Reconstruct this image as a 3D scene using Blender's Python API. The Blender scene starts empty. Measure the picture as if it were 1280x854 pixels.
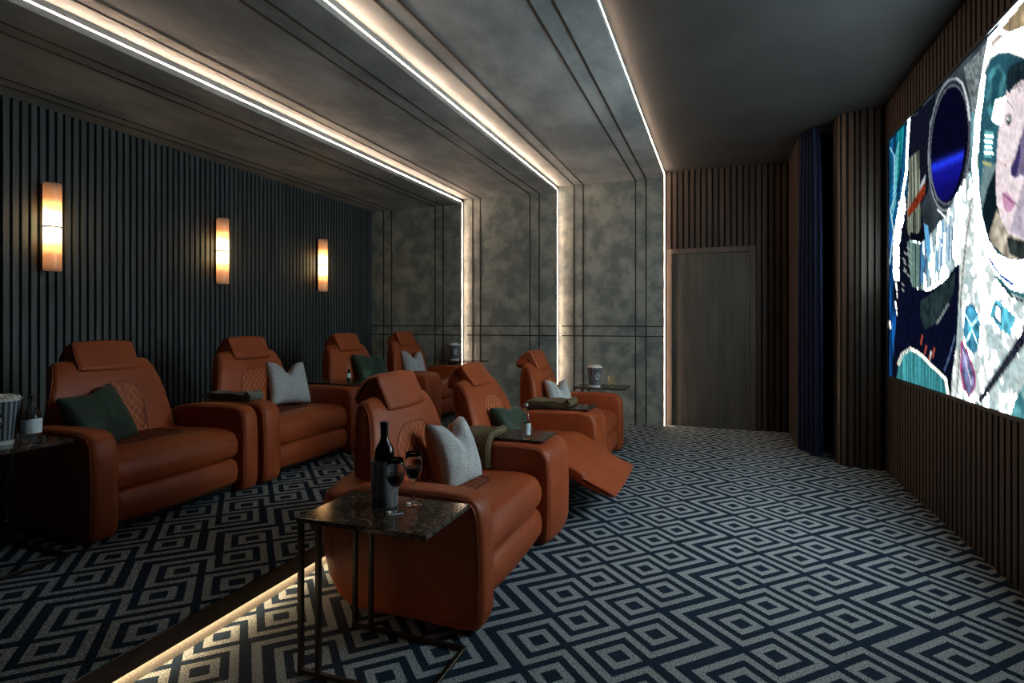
import bpy, bmesh, math, random
import numpy as np
from mathutils import Vector, Matrix

random.seed(7)
SC = bpy.context.scene
COL = SC.collection
PI = math.pi

# ------------------------------------------------------------------ camera, world, exposure
YAW = math.atan(260 / 713.0)
cam_d = bpy.data.cameras.new('camera')
cam_d.sensor_width = 36.0
cam_d.lens = 713 / 1280 * 36.0
cam_d.shift_y = -25 / 1280
cam_d.clip_start = 0.05
cam = bpy.data.objects.new('camera', cam_d)
cam.location = (0, 0, 1.25)
cam.rotation_euler = (PI / 2, 0, YAW)
COL.objects.link(cam)
SC.camera = cam
world = bpy.data.worlds.new('world')
world.use_nodes = True
world.node_tree.nodes['Background'].inputs[0].default_value = (0.5, 0.7, 1.0, 1)
world.node_tree.nodes['Background'].inputs[1].default_value = 0.0
SC.world = world
SC.view_settings.view_transform = 'Standard'
SC.view_settings.look = 'None'
SC.view_settings.gamma = 1.0
SC.view_settings.use_curve_mapping = False
SC.view_settings.exposure = 0.0
SC.cycles.max_bounces = 8
SC.cycles.sample_clamp_indirect = 4.0
SC.cycles.caustics_reflective = False
SC.cycles.caustics_refractive = False

LED = 88.0            # radiance of the cove strips
RISER_LED = 24.0
SCREEN_BOOST = 52.0    # how much brighter than paper white the screen's highlights are
SCONCE = 8.0

# ------------------------------------------------------------------ helpers
ORG = {}

def finish(name, me, mat, parent=None, origin=(0, 0, 0), smooth=False, autosmooth=None):
    """world-space mesh -> linked object whose origin is `origin` (or its root's origin)."""
    if parent is not None:
        origin = ORG[parent.name]
    me.transform(Matrix.Translation(-Vector(origin)))
    o = bpy.data.objects.new(name, me)
    COL.objects.link(o)
    ORG[o.name] = tuple(origin)
    if parent is not None:
        o.parent = parent
    else:
        o.location = origin
    if mat is not None and not me.materials:
        me.materials.append(mat)
    if smooth:
        for p in me.polygons:
            p.use_smooth = True
        if autosmooth:
            try:
                me.set_sharp_from_angle(angle=math.radians(autosmooth))
            except Exception:
                pass
    return o

def thing(name, origin, label, cat, group=None):
    o = bpy.data.objects.new(name, None)
    o.empty_display_size = 0.1
    COL.objects.link(o)
    o.location = origin
    ORG[o.name] = tuple(origin)
    tag(o, label, cat, group)
    return o

def tag(o, label, cat, group=None, kind=None):
    o['label'] = label
    o['category'] = cat
    if group:
        o['group'] = group
    if kind:
        o['kind'] = kind
    return o

def structure(o, label=None, cat=None):
    o['kind'] = 'structure'
    if label:
        o['label'] = label
    if cat:
        o['category'] = cat
    return o

def dup(root, loc, label, rotz=None):
    r = root.copy(); COL.objects.link(r)
    r.location = loc
    if rotz is not None:
        r.rotation_euler = (0, 0, rotz)
    r['label'] = label
    for ch in list(root.children):
        c = ch.copy(); COL.objects.link(c); c.parent = r
        for g in list(ch.children):
            d = g.copy(); COL.objects.link(d); d.parent = c
    return r

class MB:
    def __init__(self):
        self.v = []; self.f = []
    def add(self, vs, fs):
        n = len(self.v)
        self.v += [tuple(p) for p in vs]
        self.f += [tuple(i + n for i in f) for f in fs]
    def box(self, x0, x1, y0, y1, z0, z1):
        self.add([(x0, y0, z0), (x1, y0, z0), (x1, y1, z0), (x0, y1, z0),
                  (x0, y0, z1), (x1, y0, z1), (x1, y1, z1), (x0, y1, z1)],
                 [(0, 3, 2, 1), (4, 5, 6, 7), (0, 1, 5, 4), (1, 2, 6, 5), (2, 3, 7, 6), (3, 0, 4, 7)])
    def lathe(self, prof, c=(0, 0, 0), n=28, cap=True):
        vs = []; fs = []
        for (r, z) in prof:
            for k in range(n):
                a = 2 * PI * k / n
                vs.append((c[0] + r * math.cos(a), c[1] + r * math.sin(a), c[2] + z))
        for i in range(len(prof) - 1):
            for k in range(n):
                k2 = (k + 1) % n
                fs.append((i * n + k, i * n + k2, (i + 1) * n + k2, (i + 1) * n + k))
        if cap:
            fs.append(tuple(reversed(range(n))))
            m = (len(prof) - 1) * n
            fs.append(tuple(range(m, m + n)))
        self.add(vs, fs)
    def tube(self, pts, r, n=5, closed=False):
        pts = [Vector(p) for p in pts]
        m = len(pts)
        if m < 2:
            return
        vs = []; fs = []
        for i, p in enumerate(pts):
            a = pts[(i - 1) % m] if (closed or i > 0) else p
            b = pts[(i + 1) % m] if (closed or i < m - 1) else p
            t = (b - a)
            if t.length < 1e-9:
                t = Vector((0, 0, 1))
            t.normalize()
            ref = Vector((0, 1, 0)) if abs(t.y) < 0.8 else Vector((1, 0, 0))
            e1 = t.cross(ref).normalized(); e2 = t.cross(e1)
            for k in range(n):
                a_ = 2 * PI * k / n
                vs.append(p + e1 * (r * math.cos(a_)) + e2 * (r * math.sin(a_)))
        rng = m if closed else m - 1
        for i in range(rng):
            j = (i + 1) % m
            for k in range(n):
                k2 = (k + 1) % n
                fs.append((i * n + k, i * n + k2, j * n + k2, j * n + k))
        if not closed:
            fs.append(tuple(reversed(range(n)))); fs.append(tuple(range((m - 1) * n, m * n)))
        self.add(vs, fs)
    def mesh(self, name='m'):
        me = bpy.data.meshes.new(name)
        me.from_pydata(self.v, [], self.f)
        bm = bmesh.new(); bm.from_mesh(me)
        bmesh.ops.recalc_face_normals(bm, faces=bm.faces)
        bm.to_mesh(me); bm.free()
        return me
    def build(self, name, mat, parent=None, origin=(0, 0, 0), smooth=False, auto=None, bevel=0, seg=2):
        me = self.mesh(name)
        if bevel:
            bm = bmesh.new(); bm.from_mesh(me)
            es = [e for e in bm.edges if len(e.link_faces) == 2 and e.calc_face_angle(0) > 0.6]
            bmesh.ops.bevel(bm, geom=es, offset=bevel, segments=seg, affect='EDGES', profile=0.5, clamp_overlap=True)
            bm.to_mesh(me); bm.free()
        return finish(name, me, mat, parent, origin, smooth, auto)

def catmull(P, closed=True, n=6):
    out = []
    m = len(P)
    for i in range(m if closed else m - 1):
        p0 = P[(i - 1) % m] if closed or i > 0 else P[0]
        p1 = P[i]; p2 = P[(i + 1) % m]
        p3 = P[(i + 2) % m] if closed or i < m - 2 else P[-1]
        p0, p1, p2, p3 = map(np.array, (p0, p1, p2, p3))
        # centripetal-ish: plain catmull with tension by chord length
        d = np.linalg.norm(p2 - p1)
        t1 = (p2 - p0) / (np.linalg.norm(p2 - p1) + np.linalg.norm(p1 - p0) + 1e-9) * d
        t2 = (p3 - p1) / (np.linalg.norm(p3 - p2) + np.linalg.norm(p2 - p1) + 1e-9) * d
        for k in range(n):
            t = k / n
            h00 = 2*t**3 - 3*t**2 + 1; h10 = t**3 - 2*t**2 + t
            h01 = -2*t**3 + 3*t**2; h11 = t**3 - t**2
            out.append(h00*p1 + h10*t1 + h01*p2 + h11*t2)
    if not closed:
        out.append(np.array(P[-1]))
    return np.array(out)

def profile_normals(Q):
    d = np.roll(Q, -1, 0) - np.roll(Q, 1, 0)
    n = np.stack([d[:, 1], -d[:, 0]], 1)
    n /= (np.linalg.norm(n, axis=1)[:, None] + 1e-9)
    area = 0.5 * np.sum(Q[:, 0] * np.roll(Q[:, 1], -1) - np.roll(Q[:, 0], -1) * Q[:, 1])
    return n if area > 0 else -n    # outward

def slab(P, y0, y1, R=0.04, bulge=0.0, wfun=None, n=6, mid=8, xform=None, pipe=0.0, bz=1.0):
    """Upholstered block: closed x-z profile P swept along y with rounded edges."""
    Q = catmull(P, True, n)
    N = profile_normals(Q)
    yc = (y0 + y1) / 2; h = (y1 - y0) / 2
    sl = []
    th = [0, 12, 30, 50, 70]
    for a in th:
        a = math.radians(a)
        sl.append((-h + R * (1 - math.cos(a)), R * (1 - math.sin(a))))
    for k in range(mid + 1):
        sl.append((-h + R + (2 * h - 2 * R) * k / mid, 0.0))
    sl += [(-a, b) for a, b in reversed(sl[:len(th)])]
    m = len(Q); vs = []; fs = []
    def pos(q, nn, s, ins):
        t = s / h
        x, z = q + nn * (-ins) + nn * np.array([1.0, bz]) * bulge * max(0, 1 - t * t)
        w = wfun(q[1], q[0]) if wfun else 1.0
        y = yc + s * w
        if xform:
            x, z = xform(x, z)
        return (x, y, z)
    for s, ins in sl:
        for i in range(m):
            vs.append(pos(Q[i], N[i], s, ins))
    for a in range(len(sl) - 1):
        for i in range(m):
            j = (i + 1) % m
            fs.append((a * m + i, a * m + j, (a + 1) * m + j, (a + 1) * m + i))
    # caps: inner ring + fan
    for a, rev in ((0, False), (len(sl) - 1, True)):
        fs.append(tuple(a * m + i for i in range(m)))
    b = MB(); b.add(vs, fs)
    pipes = []
    if pipe:
        for s, ins in (sl[2], sl[-3]):
            pipes.append([pos(Q[i], N[i], s, ins - pipe * .4) for i in range(m)])
    def surf(z, s, eps=0.0):
        """front-most point of the profile at height z, offset s from the middle"""
        best = None
        for i in range(m):
            j = (i + 1) % m
            z0_, z1_ = Q[i][1], Q[j][1]
            if (z0_ - z) * (z1_ - z) <= 0 and abs(z0_ - z1_) > 1e-7:
                t = (z - z0_) / (z1_ - z0_)
                x = Q[i][0] + t * (Q[j][0] - Q[i][0])
                if best is None or x > best[0]:
                    best = (x, i)
        if best is None:
            return None
        w = wfun(z, best[0]) if wfun else 1.0
        s_ = s / w
        return pos(np.array([best[0], z]), N[best[1]], s_, -eps)
    def top(x, s, eps=0.0):
        best = None
        for i in range(m):
            j = (i + 1) % m
            x0_, x1_ = Q[i][0], Q[j][0]
            if (x0_ - x) * (x1_ - x) <= 0 and abs(x0_ - x1_) > 1e-7:
                t = (x - x0_) / (x1_ - x0_)
                z = Q[i][1] + t * (Q[j][1] - Q[i][1])
                if best is None or z > best[0]:
                    best = (z, i)
        return pos(np.array([x, best[0]]), N[best[1]], s, -eps)
    return b, pipes, surf, top

# ------------------------------------------------------------------ materials
class X:
    """tiny expression wrapper over shader math nodes"""
    nt = None
    def __init__(s, v): s.v = v
    @staticmethod
    def m(op, *a, clamp=False):
        n = X.nt.nodes.new('ShaderNodeMath'); n.operation = op; n.use_clamp = clamp
        for i, q in enumerate(a):
            q = q.v if isinstance(q, X) else q
            if isinstance(q, (int, float)):
                n.inputs[i].default_value = q
            else:
                X.nt.links.new(q, n.inputs[i])
        return X(n.outputs[0])
    def __add__(s, o): return X.m('ADD', s, o)
    def __radd__(s, o): return X.m('ADD', o, s)
    def __sub__(s, o): return X.m('SUBTRACT', s, o)
    def __rsub__(s, o): return X.m('SUBTRACT', o, s)
    def __mul__(s, o): return X.m('MULTIPLY', s, o)
    def __rmul__(s, o): return X.m('MULTIPLY', o, s)
    def __truediv__(s, o): return X.m('DIVIDE', s, o)
    def lt(s, o): return X.m('LESS_THAN', s, o)
    def gt(s, o): return X.m('GREATER_THAN', s, o)
    def abs(s): return X.m('ABSOLUTE', s)
    def max(s, o): return X.m('MAXIMUM', s, o)
    def min(s, o): return X.m('MINIMUM', s, o)
    def wrap(s, hi, lo): return X.m('WRAP', s, hi, lo)

def new_mat(name):
    m = bpy.data.materials.new(name); m.use_nodes = True
    nt = m.node_tree
    b = nt.nodes['Principled BSDF']
    return m, nt, b

def N(nt, t, **kw):
    n = nt.nodes.new(t)
    for k, v in kw.items():
        if k.startswith('i_'):
            n.inputs[k[2:].replace('_', ' ')].default_value = v
        else:
            setattr(n, k, v)
    return n

def obj_coords(nt, scale=(1, 1, 1), world=True):
    tc = N(nt, 'ShaderNodeNewGeometry') if world else N(nt, 'ShaderNodeTexCoord')
    mp = N(nt, 'ShaderNodeMapping')
    mp.inputs['Scale'].default_value = scale
    nt.links.new(tc.outputs['Position' if world else 'Object'], mp.inputs['Vector'])
    return mp.outputs[0]

def mat_noise(name, c1, c2, rough=0.6, scale=8, detail=5, stretch=(1, 1, 1), bump=0.0, bscale=None,
              metallic=0.0, spec=0.5, lo=0.35, hi=0.65, sheen=0.0, world=True, rough2=None, coat=0.0):
    m, nt, b = new_mat(name)
    vec = obj_coords(nt, stretch, world)
    nz = N(nt, 'ShaderNodeTexNoise'); nz.inputs['Scale'].default_value = scale
    nz.inputs['Detail'].default_value = detail; nz.inputs['Roughness'].default_value = 0.6
    nt.links.new(vec, nz.inputs['Vector'])
    cr = N(nt, 'ShaderNodeValToRGB')
    cr.color_ramp.elements[0].position = lo; cr.color_ramp.elements[0].color = (*c1, 1)
    cr.color_ramp.elements[1].position = hi; cr.color_ramp.elements[1].color = (*c2, 1)
    nt.links.new(nz.outputs[0], cr.inputs[0])
    nt.links.new(cr.outputs[0], b.inputs['Base Color'])
    b.inputs['Roughness'].default_value = rough
    b.inputs['Metallic'].default_value = metallic
    b.inputs['Specular IOR Level'].default_value = spec
    b.inputs['Sheen Weight'].default_value = sheen
    b.inputs['Coat Weight'].default_value = coat
    if bump:
        n2 = N(nt, 'ShaderNodeTexNoise'); n2.inputs['Scale'].default_value = bscale or scale * 6
        n2.inputs['Detail'].default_value = 4
        nt.links.new(vec, n2.inputs['Vector'])
        bp = N(nt, 'ShaderNodeBump'); bp.inputs['Strength'].default_value = bump
        bp.inputs['Distance'].default_value = 0.004
        nt.links.new(n2.outputs[0], bp.inputs['Height'])
        nt.links.new(bp.outputs[0], b.inputs['Normal'])
    return m

M = {}
M['leather'] = mat_noise('leather', (0.29, 0.057, 0.016), (0.36, 0.074, 0.022), 0.46, 5, bump=0.18, bscale=260, spec=0.32)
M['piping'] = mat_noise('leather piping', (0.40, 0.10, 0.04), (0.44, 0.12, 0.05), 0.35, 9, spec=0.5)
M['thread'] = mat_noise('orange thread', (0.85, 0.33, 0.15), (0.95, 0.42, 0.20), 0.6, 20)
M['seat_thread'] = mat_noise('dark thread', (0.05, 0.014, 0.008), (0.07, 0.02, 0.01), 0.7, 20)
M['plaster'] = mat_noise('suede plaster', (0.165, 0.19, 0.188), (0.32, 0.335, 0.305), 0.62, 5.5, 12, bump=0.4, bscale=60, lo=0.42, hi=0.62, spec=0.4)
M['ceil_plaster'] = mat_noise('ceiling plaster', (0.23, 0.256, 0.268), (0.43, 0.45, 0.45), 0.58, 2.6, 12, stretch=(1, .5, 1), bump=0.4, bscale=45, lo=0.40, hi=0.64, spec=0.4)
M['dark_ceiling'] = mat_noise('dark ceiling', (0.013, 0.0145, 0.016), (0.024, 0.026, 0.027), 0.75, 2.0, 8, bump=0.2, bscale=50)
M['inlay'] = mat_noise('dark bronze inlay', (0.012, 0.008, 0.006), (0.02, 0.013, 0.009), 0.45, 20)
M['slat_dark'] = mat_noise('charcoal slats', (0.046, 0.055, 0.060), (0.088, 0.100, 0.103), 0.5, 14, 6, stretch=(1, 1, 0.06), lo=.3, hi=.7, spec=0.4)
M['slat_back'] = mat_noise('black felt backing', (0.006, 0.007, 0.008), (0.010, 0.011, 0.012), 0.9, 20)
M['slat_wood'] = mat_noise('walnut slats', (0.022, 0.015, 0.0115), (0.056, 0.039, 0.029), 0.5, 16, 7, stretch=(1, 1, 0.07), lo=.3, hi=.7, spec=0.4)
M['door_wood'] = mat_noise('smoked oak', (0.030, 0.032, 0.029), (0.085, 0.076, 0.062), 0.45, 9, 10, stretch=(1, 1, 0.10), bump=0.3, bscale=30, lo=.3, hi=.7)
M['frame_wood'] = mat_noise('walnut frame', (0.055, 0.042, 0.033), (0.085, 0.065, 0.050), 0.5, 12, 7, stretch=(1, 1, 0.08))
M['nosing'] = mat_noise('bronze step nosing', (0.035, 0.018, 0.012), (0.055, 0.028, 0.018), 0.38, 6, spec=0.5)
M['bronze'] = mat_noise('dark bronze metal', (0.045, 0.038, 0.030), (0.075, 0.062, 0.048), 0.32, 12, metallic=0.85)
M['black'] = mat_noise('black frame', (0.008, 0.008, 0.009), (0.012, 0.012, 0.013), 0.4, 20)
M['curtain'] = mat_noise('navy velvet curtain', (0.007, 0.013, 0.040), (0.008, 0.015, 0.045), 0.85, 6, spec=.2)
M['green'] = mat_noise('green velvet', (0.005, 0.022, 0.012), (0.012, 0.048, 0.024), 0.65, 7, sheen=0.15)
M['grey_fabric'] = mat_noise('grey boucle', (0.30, 0.32, 0.325), (0.64, 0.67, 0.68), 0.85, 170, 3, bump=0.6, bscale=190)
M['tan_fabric'] = mat_noise('tan fabric', (0.30, 0.17, 0.07), (0.36, 0.21, 0.09), 0.85, 60)
M['throw_brown'] = mat_noise('olive brown weave', (0.055, 0.042, 0.020), (0.17, 0.13, 0.068), 0.9, 120, 3, stretch=(1, .4, 1), bump=0.6, bscale=200)
M['throw_grey'] = mat_noise('grey green weave', (0.08, 0.085, 0.07), (0.17, 0.18, 0.155), 0.9, 120, 3, bump=0.6, bscale=200)
M['stone'] = mat_noise('grey stone', (0.19, 0.215, 0.24), (0.34, 0.37, 0.40), 0.33, 22, 6)
M['white_label'] = mat_noise('pale label', (0.50, 0.58, 0.62), (0.60, 0.68, 0.72), 0.6, 30)
M['foil'] = mat_noise('black foil', (0.006, 0.006, 0.007), (0.01, 0.01, 0.011), 0.3, 20)
M['popcorn'] = mat_noise('popcorn', (0.62, 0.58, 0.48), (0.90, 0.88, 0.80), 0.8, 60)
M['cream_rim'] = mat_noise('cream card', (0.62, 0.63, 0.62), (0.72, 0.73, 0.72), 0.6, 30)

def mat_marble():
    m, nt, b = new_mat('brown marble')
    vec = obj_coords(nt)
    v = N(nt, 'ShaderNodeTexVoronoi'); v.feature = 'DISTANCE_TO_EDGE'; v.inputs['Scale'].default_value = 16
    nz = N(nt, 'ShaderNodeTexNoise'); nz.inputs['Scale'].default_value = 12; nz.inputs['Detail'].default_value = 8
    mx = N(nt, 'ShaderNodeMix'); mx.data_type = 'RGBA'; mx.blend_type = 'LINEAR_LIGHT'; mx.inputs[0].default_value = 0.16
    nt.links.new(vec, nz.inputs['Vector'])
    nt.links.new(vec, mx.inputs[6]); nt.links.new(nz.outputs['Color'], mx.inputs[7])
    nt.links.new(mx.outputs[2], v.inputs['Vector'])
    cr = N(nt, 'ShaderNodeValToRGB')
    cr.color_ramp.elements[0].position = 0.0; cr.color_ramp.elements[0].color = (0.20, 0.145, 0.105, 1)
    cr.color_ramp.elements[1].position = 0.035; cr.color_ramp.elements[1].color = (0.030, 0.020, 0.015, 1)
    e = cr.color_ramp.elements.new(0.5); e.color = (0.018, 0.012, 0.010, 1)
    nt.links.new(v.outputs['Distance'], cr.inputs[0])
    nz2 = N(nt, 'ShaderNodeTexNoise'); nz2.inputs['Scale'].default_value = 30; nz2.inputs['Detail'].default_value = 6
    nt.links.new(vec, nz2.inputs['Vector'])
    cr2 = N(nt, 'ShaderNodeValToRGB')
    cr2.color_ramp.elements[0].position = 0.5; cr2.color_ramp.elements[0].color = (0, 0, 0, 1)
    cr2.color_ramp.elements[1].position = 0.72; cr2.color_ramp.elements[1].color = (0.08, 0.06, 0.045, 1)
    nt.links.new(nz2.outputs[0], cr2.inputs[0])
    ad = N(nt, 'ShaderNodeMix'); ad.data_type = 'RGBA'; ad.blend_type = 'ADD'; ad.inputs[0].default_value = 1
    nt.links.new(cr.outputs[0], ad.inputs[6]); nt.links.new(cr2.outputs[0], ad.inputs[7])
    nt.links.new(ad.outputs[2], b.inputs['Base Color'])
    b.inputs['Roughness'].default_value = 0.12
    b.inputs['Specular IOR Level'].default_value = 0.35
    return m
M['marble'] = mat_marble()

def mat_glass(name, col=(1, 1, 1), rough=0.0, ior=1.45):
    m, nt, b = new_mat(name)
    b.inputs['Base Color'].default_value = (*col, 1)
    b.inputs['Transmission Weight'].default_value = 1.0
    b.inputs['Roughness'].default_value = rough
    b.inputs['IOR'].default_value = ior
    return m
M['glass'] = mat_glass('clear glass', (0.97, 0.99, 0.99), 0.0, 1.33)
M['green_glass'] = mat_glass('green glass', (0.05, 0.30, 0.09), 0.02)
M['wine'] = mat_noise('red wine', (0.020, 0.002, 0.003), (0.028, 0.003, 0.004), 0.05, 5)
M['bottle_black'] = mat_noise('black glass', (0.004, 0.005, 0.004), (0.007, 0.008, 0.006), 0.05, 5)
M['amber'] = mat_glass('amber cut glass', (0.95, 0.80, 0.45), 0.05)

def mat_emit(name, col, strength):
    m = bpy.data.materials.new(name); m.use_nodes = True
    nt = m.node_tree; nt.nodes.clear()
    e = N(nt, 'ShaderNodeEmission'); o = N(nt, 'ShaderNodeOutputMaterial')
    e.inputs[0].default_value = (*col, 1); e.inputs[1].default_value = strength
    nt.links.new(e.outputs[0], o.inputs[0])
    return m
M['led'] = mat_emit('warm led', (1.0, 0.70, 0.49), LED)
M['riser_led'] = mat_emit('warm led under step', (1.0, 0.70, 0.40), RISER_LED)

def mat_sconce():
    m = bpy.data.materials.new('lit alabaster'); m.use_nodes = True
    nt = m.node_tree; nt.nodes.clear()
    X.nt = nt
    tc = N(nt, 'ShaderNodeTexCoord'); sp = N(nt, 'ShaderNodeSeparateXYZ')
    nt.links.new(tc.outputs['Object'], sp.inputs[0])
    z = X(sp.outputs[2]).abs() * (1 / 0.315)
    nz = N(nt, 'ShaderNodeTexNoise'); nz.inputs['Scale'].default_value = 9; nz.inputs['Detail'].default_value = 4
    nt.links.new(tc.outputs['Object'], nz.inputs['Vector'])
    t = z + (X(nz.outputs[0]) - 0.5) * 0.22
    cr = N(nt, 'ShaderNodeValToRGB'); E = cr.color_ramp.elements
    E[0].position = 0.0; E[0].color = (1.0, 0.76, 0.38, 1)
    E[1].position = 1.0; E[1].color = (0.010, 0.005, 0.003, 1)
    for p, c in ((0.22, (1.0, 0.62, 0.24, 1)), (0.42, (0.45, 0.19, 0.055, 1)), (0.65, (0.10, 0.038, 0.014, 1))):
        e = E.new(p); e.color = c
    nt.links.new(t.v, cr.inputs[0])
    em = N(nt, 'ShaderNodeEmission'); em.inputs[1].default_value = SCONCE
    nt.links.new(cr.outputs[0], em.inputs[0])
    df = N(nt, 'ShaderNodeBsdfPrincipled'); df.inputs['Base Color'].default_value = (0.22, 0.15, 0.09, 1)
    df.inputs['Roughness'].default_value = 0.3
    ad = N(nt, 'ShaderNodeAddShader'); o = N(nt, 'ShaderNodeOutputMaterial')
    nt.links.new(em.outputs[0], ad.inputs[0]); nt.links.new(df.outputs[0], ad.inputs[1])
    nt.links.new(ad.outputs[0], o.inputs[0])
    return m
M['sconce'] = mat_sconce()

def mat_carpet(name, ox, oy):
    """paired concentric diamonds in meander frames with a zigzag band between the pairs"""
    m, nt, b = new_mat(name)
    X.nt = nt
    g = N(nt, 'ShaderNodeNewGeometry'); sp = N(nt, 'ShaderNodeSeparateXYZ')
    # slightly frayed edges of the tufts
    nzw = N(nt, 'ShaderNodeTexNoise'); nzw.inputs['Scale'].default_value = 260; nzw.inputs['Detail'].default_value = 1
    nt.links.new(g.outputs['Position'], nzw.inputs['Vector'])
    va = N(nt, 'ShaderNodeVectorMath'); va.operation = 'MULTIPLY_ADD'
    nt.links.new(nzw.outputs['Color'], va.inputs[0]); va.inputs[1].default_value = (0.008, 0.008, 0)
    nt.links.new(g.outputs['Position'], va.inputs[2])
    nt.links.new(va.outputs[0], sp.inputs[0])
    u = 0.0448; W = 0.752; V = 0.4032
    x = X(sp.outputs[0]) - ox; y = X(sp.outputs[1]) - oy
    mask = None
    for k, (cx, cy, kind) in enumerate(((0, 0, 'A'), (0.1120, V / 2, 'B'), (0.3136, 0, 'A'), (0.4256, V / 2, 'B'))):
        dx = (x - cx).wrap(W / 2, -W / 2); dy = (y - cy).wrap(V / 2, -V / 2)
        p = (dx + dy) / u; q = (dy - dx) / u
        a = p.abs().max(q.abs())
        ring = a.gt(1.0) * a.lt(2.0)
        outer = a.gt(3.0) * a.lt(4.0)
        if kind == 'A':
            cut = p.gt(2.0) * q.lt(-2.0)
        else:
            cut = p.lt(-2.0) * q.gt(2.0)
        r = ring + outer * (1 - cut)
        mask = r if mask is None else mask.max(r)
    # zigzag band, centred between the pairs
    xc = -(W - 0.4256) / 2
    tri = X.m('PINGPONG', y + 100 * V, V / 2) - V / 4      # -V/4 at y=0 (A rows), +V/4 at B rows
    dz = (x - xc - tri).wrap(W / 2, -W / 2).abs()
    band = dz.lt(0.56 * u)
    mask = mask.max(band)
    nz = N(nt, 'ShaderNodeTexNoise'); nz.inputs['Scale'].default_value = 190; nz.inputs['Detail'].default_value = 2
    nt.links.new(g.outputs['Position'], nz.inputs['Vector'])
    mx = N(nt, 'ShaderNodeMix'); mx.data_type = 'RGBA'
    mx.inputs[6].default_value = (0.012, 0.026, 0.048, 1)
    mx.inputs[7].default_value = (0.29, 0.325, 0.335, 1)
    nt.links.new(mask.v, mx.inputs[0])
    sc = X.m('MULTIPLY_ADD', X(nz.outputs[0]) - 0.5, 4.6, 1.0).max(0.18)
    ml = N(nt, 'ShaderNodeMix'); ml.data_type = 'RGBA'; ml.blend_type = 'MULTIPLY'; ml.inputs[0].default_value = 1
    nt.links.new(mx.outputs[2], ml.inputs[6])
    cb = N(nt, 'ShaderNodeCombineColor')
    for i in range(3):
        nt.links.new(sc.v, cb.inputs[i])
    nt.links.new(cb.outputs[0], ml.inputs[7])
    nt.links.new(ml.outputs[2], b.inputs['Base Color'])
    b.inputs['Roughness'].default_value = 0.95
    b.inputs['Specular IOR Level'].default_value = 0.1
    bp = N(nt, 'ShaderNodeBump'); bp.inputs['Strength'].default_value = 0.7; bp.inputs['Distance'].default_value = 0.006
    nt.links.new(nz.outputs[0], bp.inputs['Height']); nt.links.new(bp.outputs[0], b.inputs['Normal'])
    return m
M['carpet'] = mat_carpet('patterned carpet', 0.087, 2.545)
M['carpet_up'] = mat_carpet('patterned carpet on the platform', -2.235, 2.281)
M['carpet_plain'] = mat_noise('plain pile riser', (0.20, 0.19, 0.17), (0.42, 0.40, 0.36), 0.95, 190, 2)

# ------------------------------------------------------------------ room geometry numbers
XL, XR, YF, YB = -4.62, 1.323, 7.10, -1.6
E1, E2, E3 = -3.23, -1.937, -0.626           # steps of ceiling and far wall
ZC = (2.80, 2.885, 2.97, 3.055)              # ceiling heights, stepping up to the screen
YP = (6.88, 6.96, 7.04)                      # far wall panels
STEP_X, PZ = -1.871, 0.146

b = MB(); b.box(-1.95, 1.75, YB, YF + .2, -0.1, 0.0)
structure(b.build('floor', M['carpet']), 'navy carpet with pale concentric diamond pattern on the lower level', 'floor')
b = MB(); b.box(XL - .1, -1.915, YB, YF + .2, -0.1, PZ); b.box(-1.9151, -1.875, YB, YP[0], PZ - .005, PZ)
pl = structure(b.build('platform', M['carpet_up']), 'raised back-row platform under the same patterned carpet', 'floor')
b = MB(); b.box(-1.915, -1.905, YB, YP[0], 0.0, 0.062)
structure(b.build('trim_1', M['carpet_plain']), 'plain carpeted riser glowing below the step edge', 'riser')
b = MB(); b.box(-1.9149, STEP_X, YB, YP[0], 0.064, PZ - 0.0052)
structure(b.build('trim_2', M['nosing'], bevel=0.003), 'dark bronze nosing along the platform edge', 'step edge')

# ceiling
segs = [(XL - .1, E1), (E1, E2), (E2, E3)]
for k, (a, c) in enumerate(segs):
    b = MB(); b.box(a, c, YB, YF + .2, ZC[k], 3.25)
    structure(b.build('ceiling', M['ceil_plaster']))
b = MB(); b.box(E3, 1.75, YB, YF + .2, ZC[3], 3.25)
structure(b.build('ceiling', M['dark_ceiling']))
# far wall panels
for k, (a, c) in enumerate(segs):
    b = MB(); b.box(a, c, YP[k], YF + .2, -.05, 3.2)
    structure(b.build('wall_far', M['plaster']))

def px_to_x(px, y):
    r = (px - 640) / 713.0; c = math.cos(YAW); s = math.sin(YAW)
    return y * (r * c - s) / (r * s + c)
PAIRS = [(479.5, 489.5, 544, 554), (591, 600.5, 662.5, 674), (717.5, 729, 794.5, 807.5)]
for k, ps in enumerate(PAIRS):
    b = MB(); w = 0.0075
    x0, x1 = ((XL, E1), (E1, E2), (E2, E3))[k]
    for px in ps:
        x = px_to_x(px, YP[k])
        b.box(x - w, x + w, YP[k] - .004, YP[k] + .01, 0.0, ZC[k])
        b.box(x - w, x + w, YB, YP[k], ZC[k] - .004, ZC[k] + .01)
    xs = x0 + (0.045 if k else 0.0)
    for z in (1.19, 1.07):
        b.box(xs, x1 - 0.012, YP[k] - .0035, YP[k] + .01, z - w, z + w)
    structure(b.build('trim_%d' % (3 + k), M['inlay']), 'dark bronze inlay lines crossing ceiling and wall', 'inlay')

# slatted walls
def slat_boxes(b, a0, a1, period, width, fn):
    n = int((a1 - a0) / period)
    for i in range(n):
        s = a0 + i * period
        fn(b, s, s + width)
# left wall
b = MB(); b.box(XL - .1, XL, YB, YP[0], 0.1, 2.82)
wl = structure(b.build('wall_left', M['slat_back']))
b = MB(); slat_boxes(b, YB, YP[0], 0.0565, 0.037, lambda b, s, e: b.box(XL - .002, XL + .022, s, e, PZ, ZC[0]))
b.build('slat_cladding', M['slat_dark'], wl)
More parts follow.
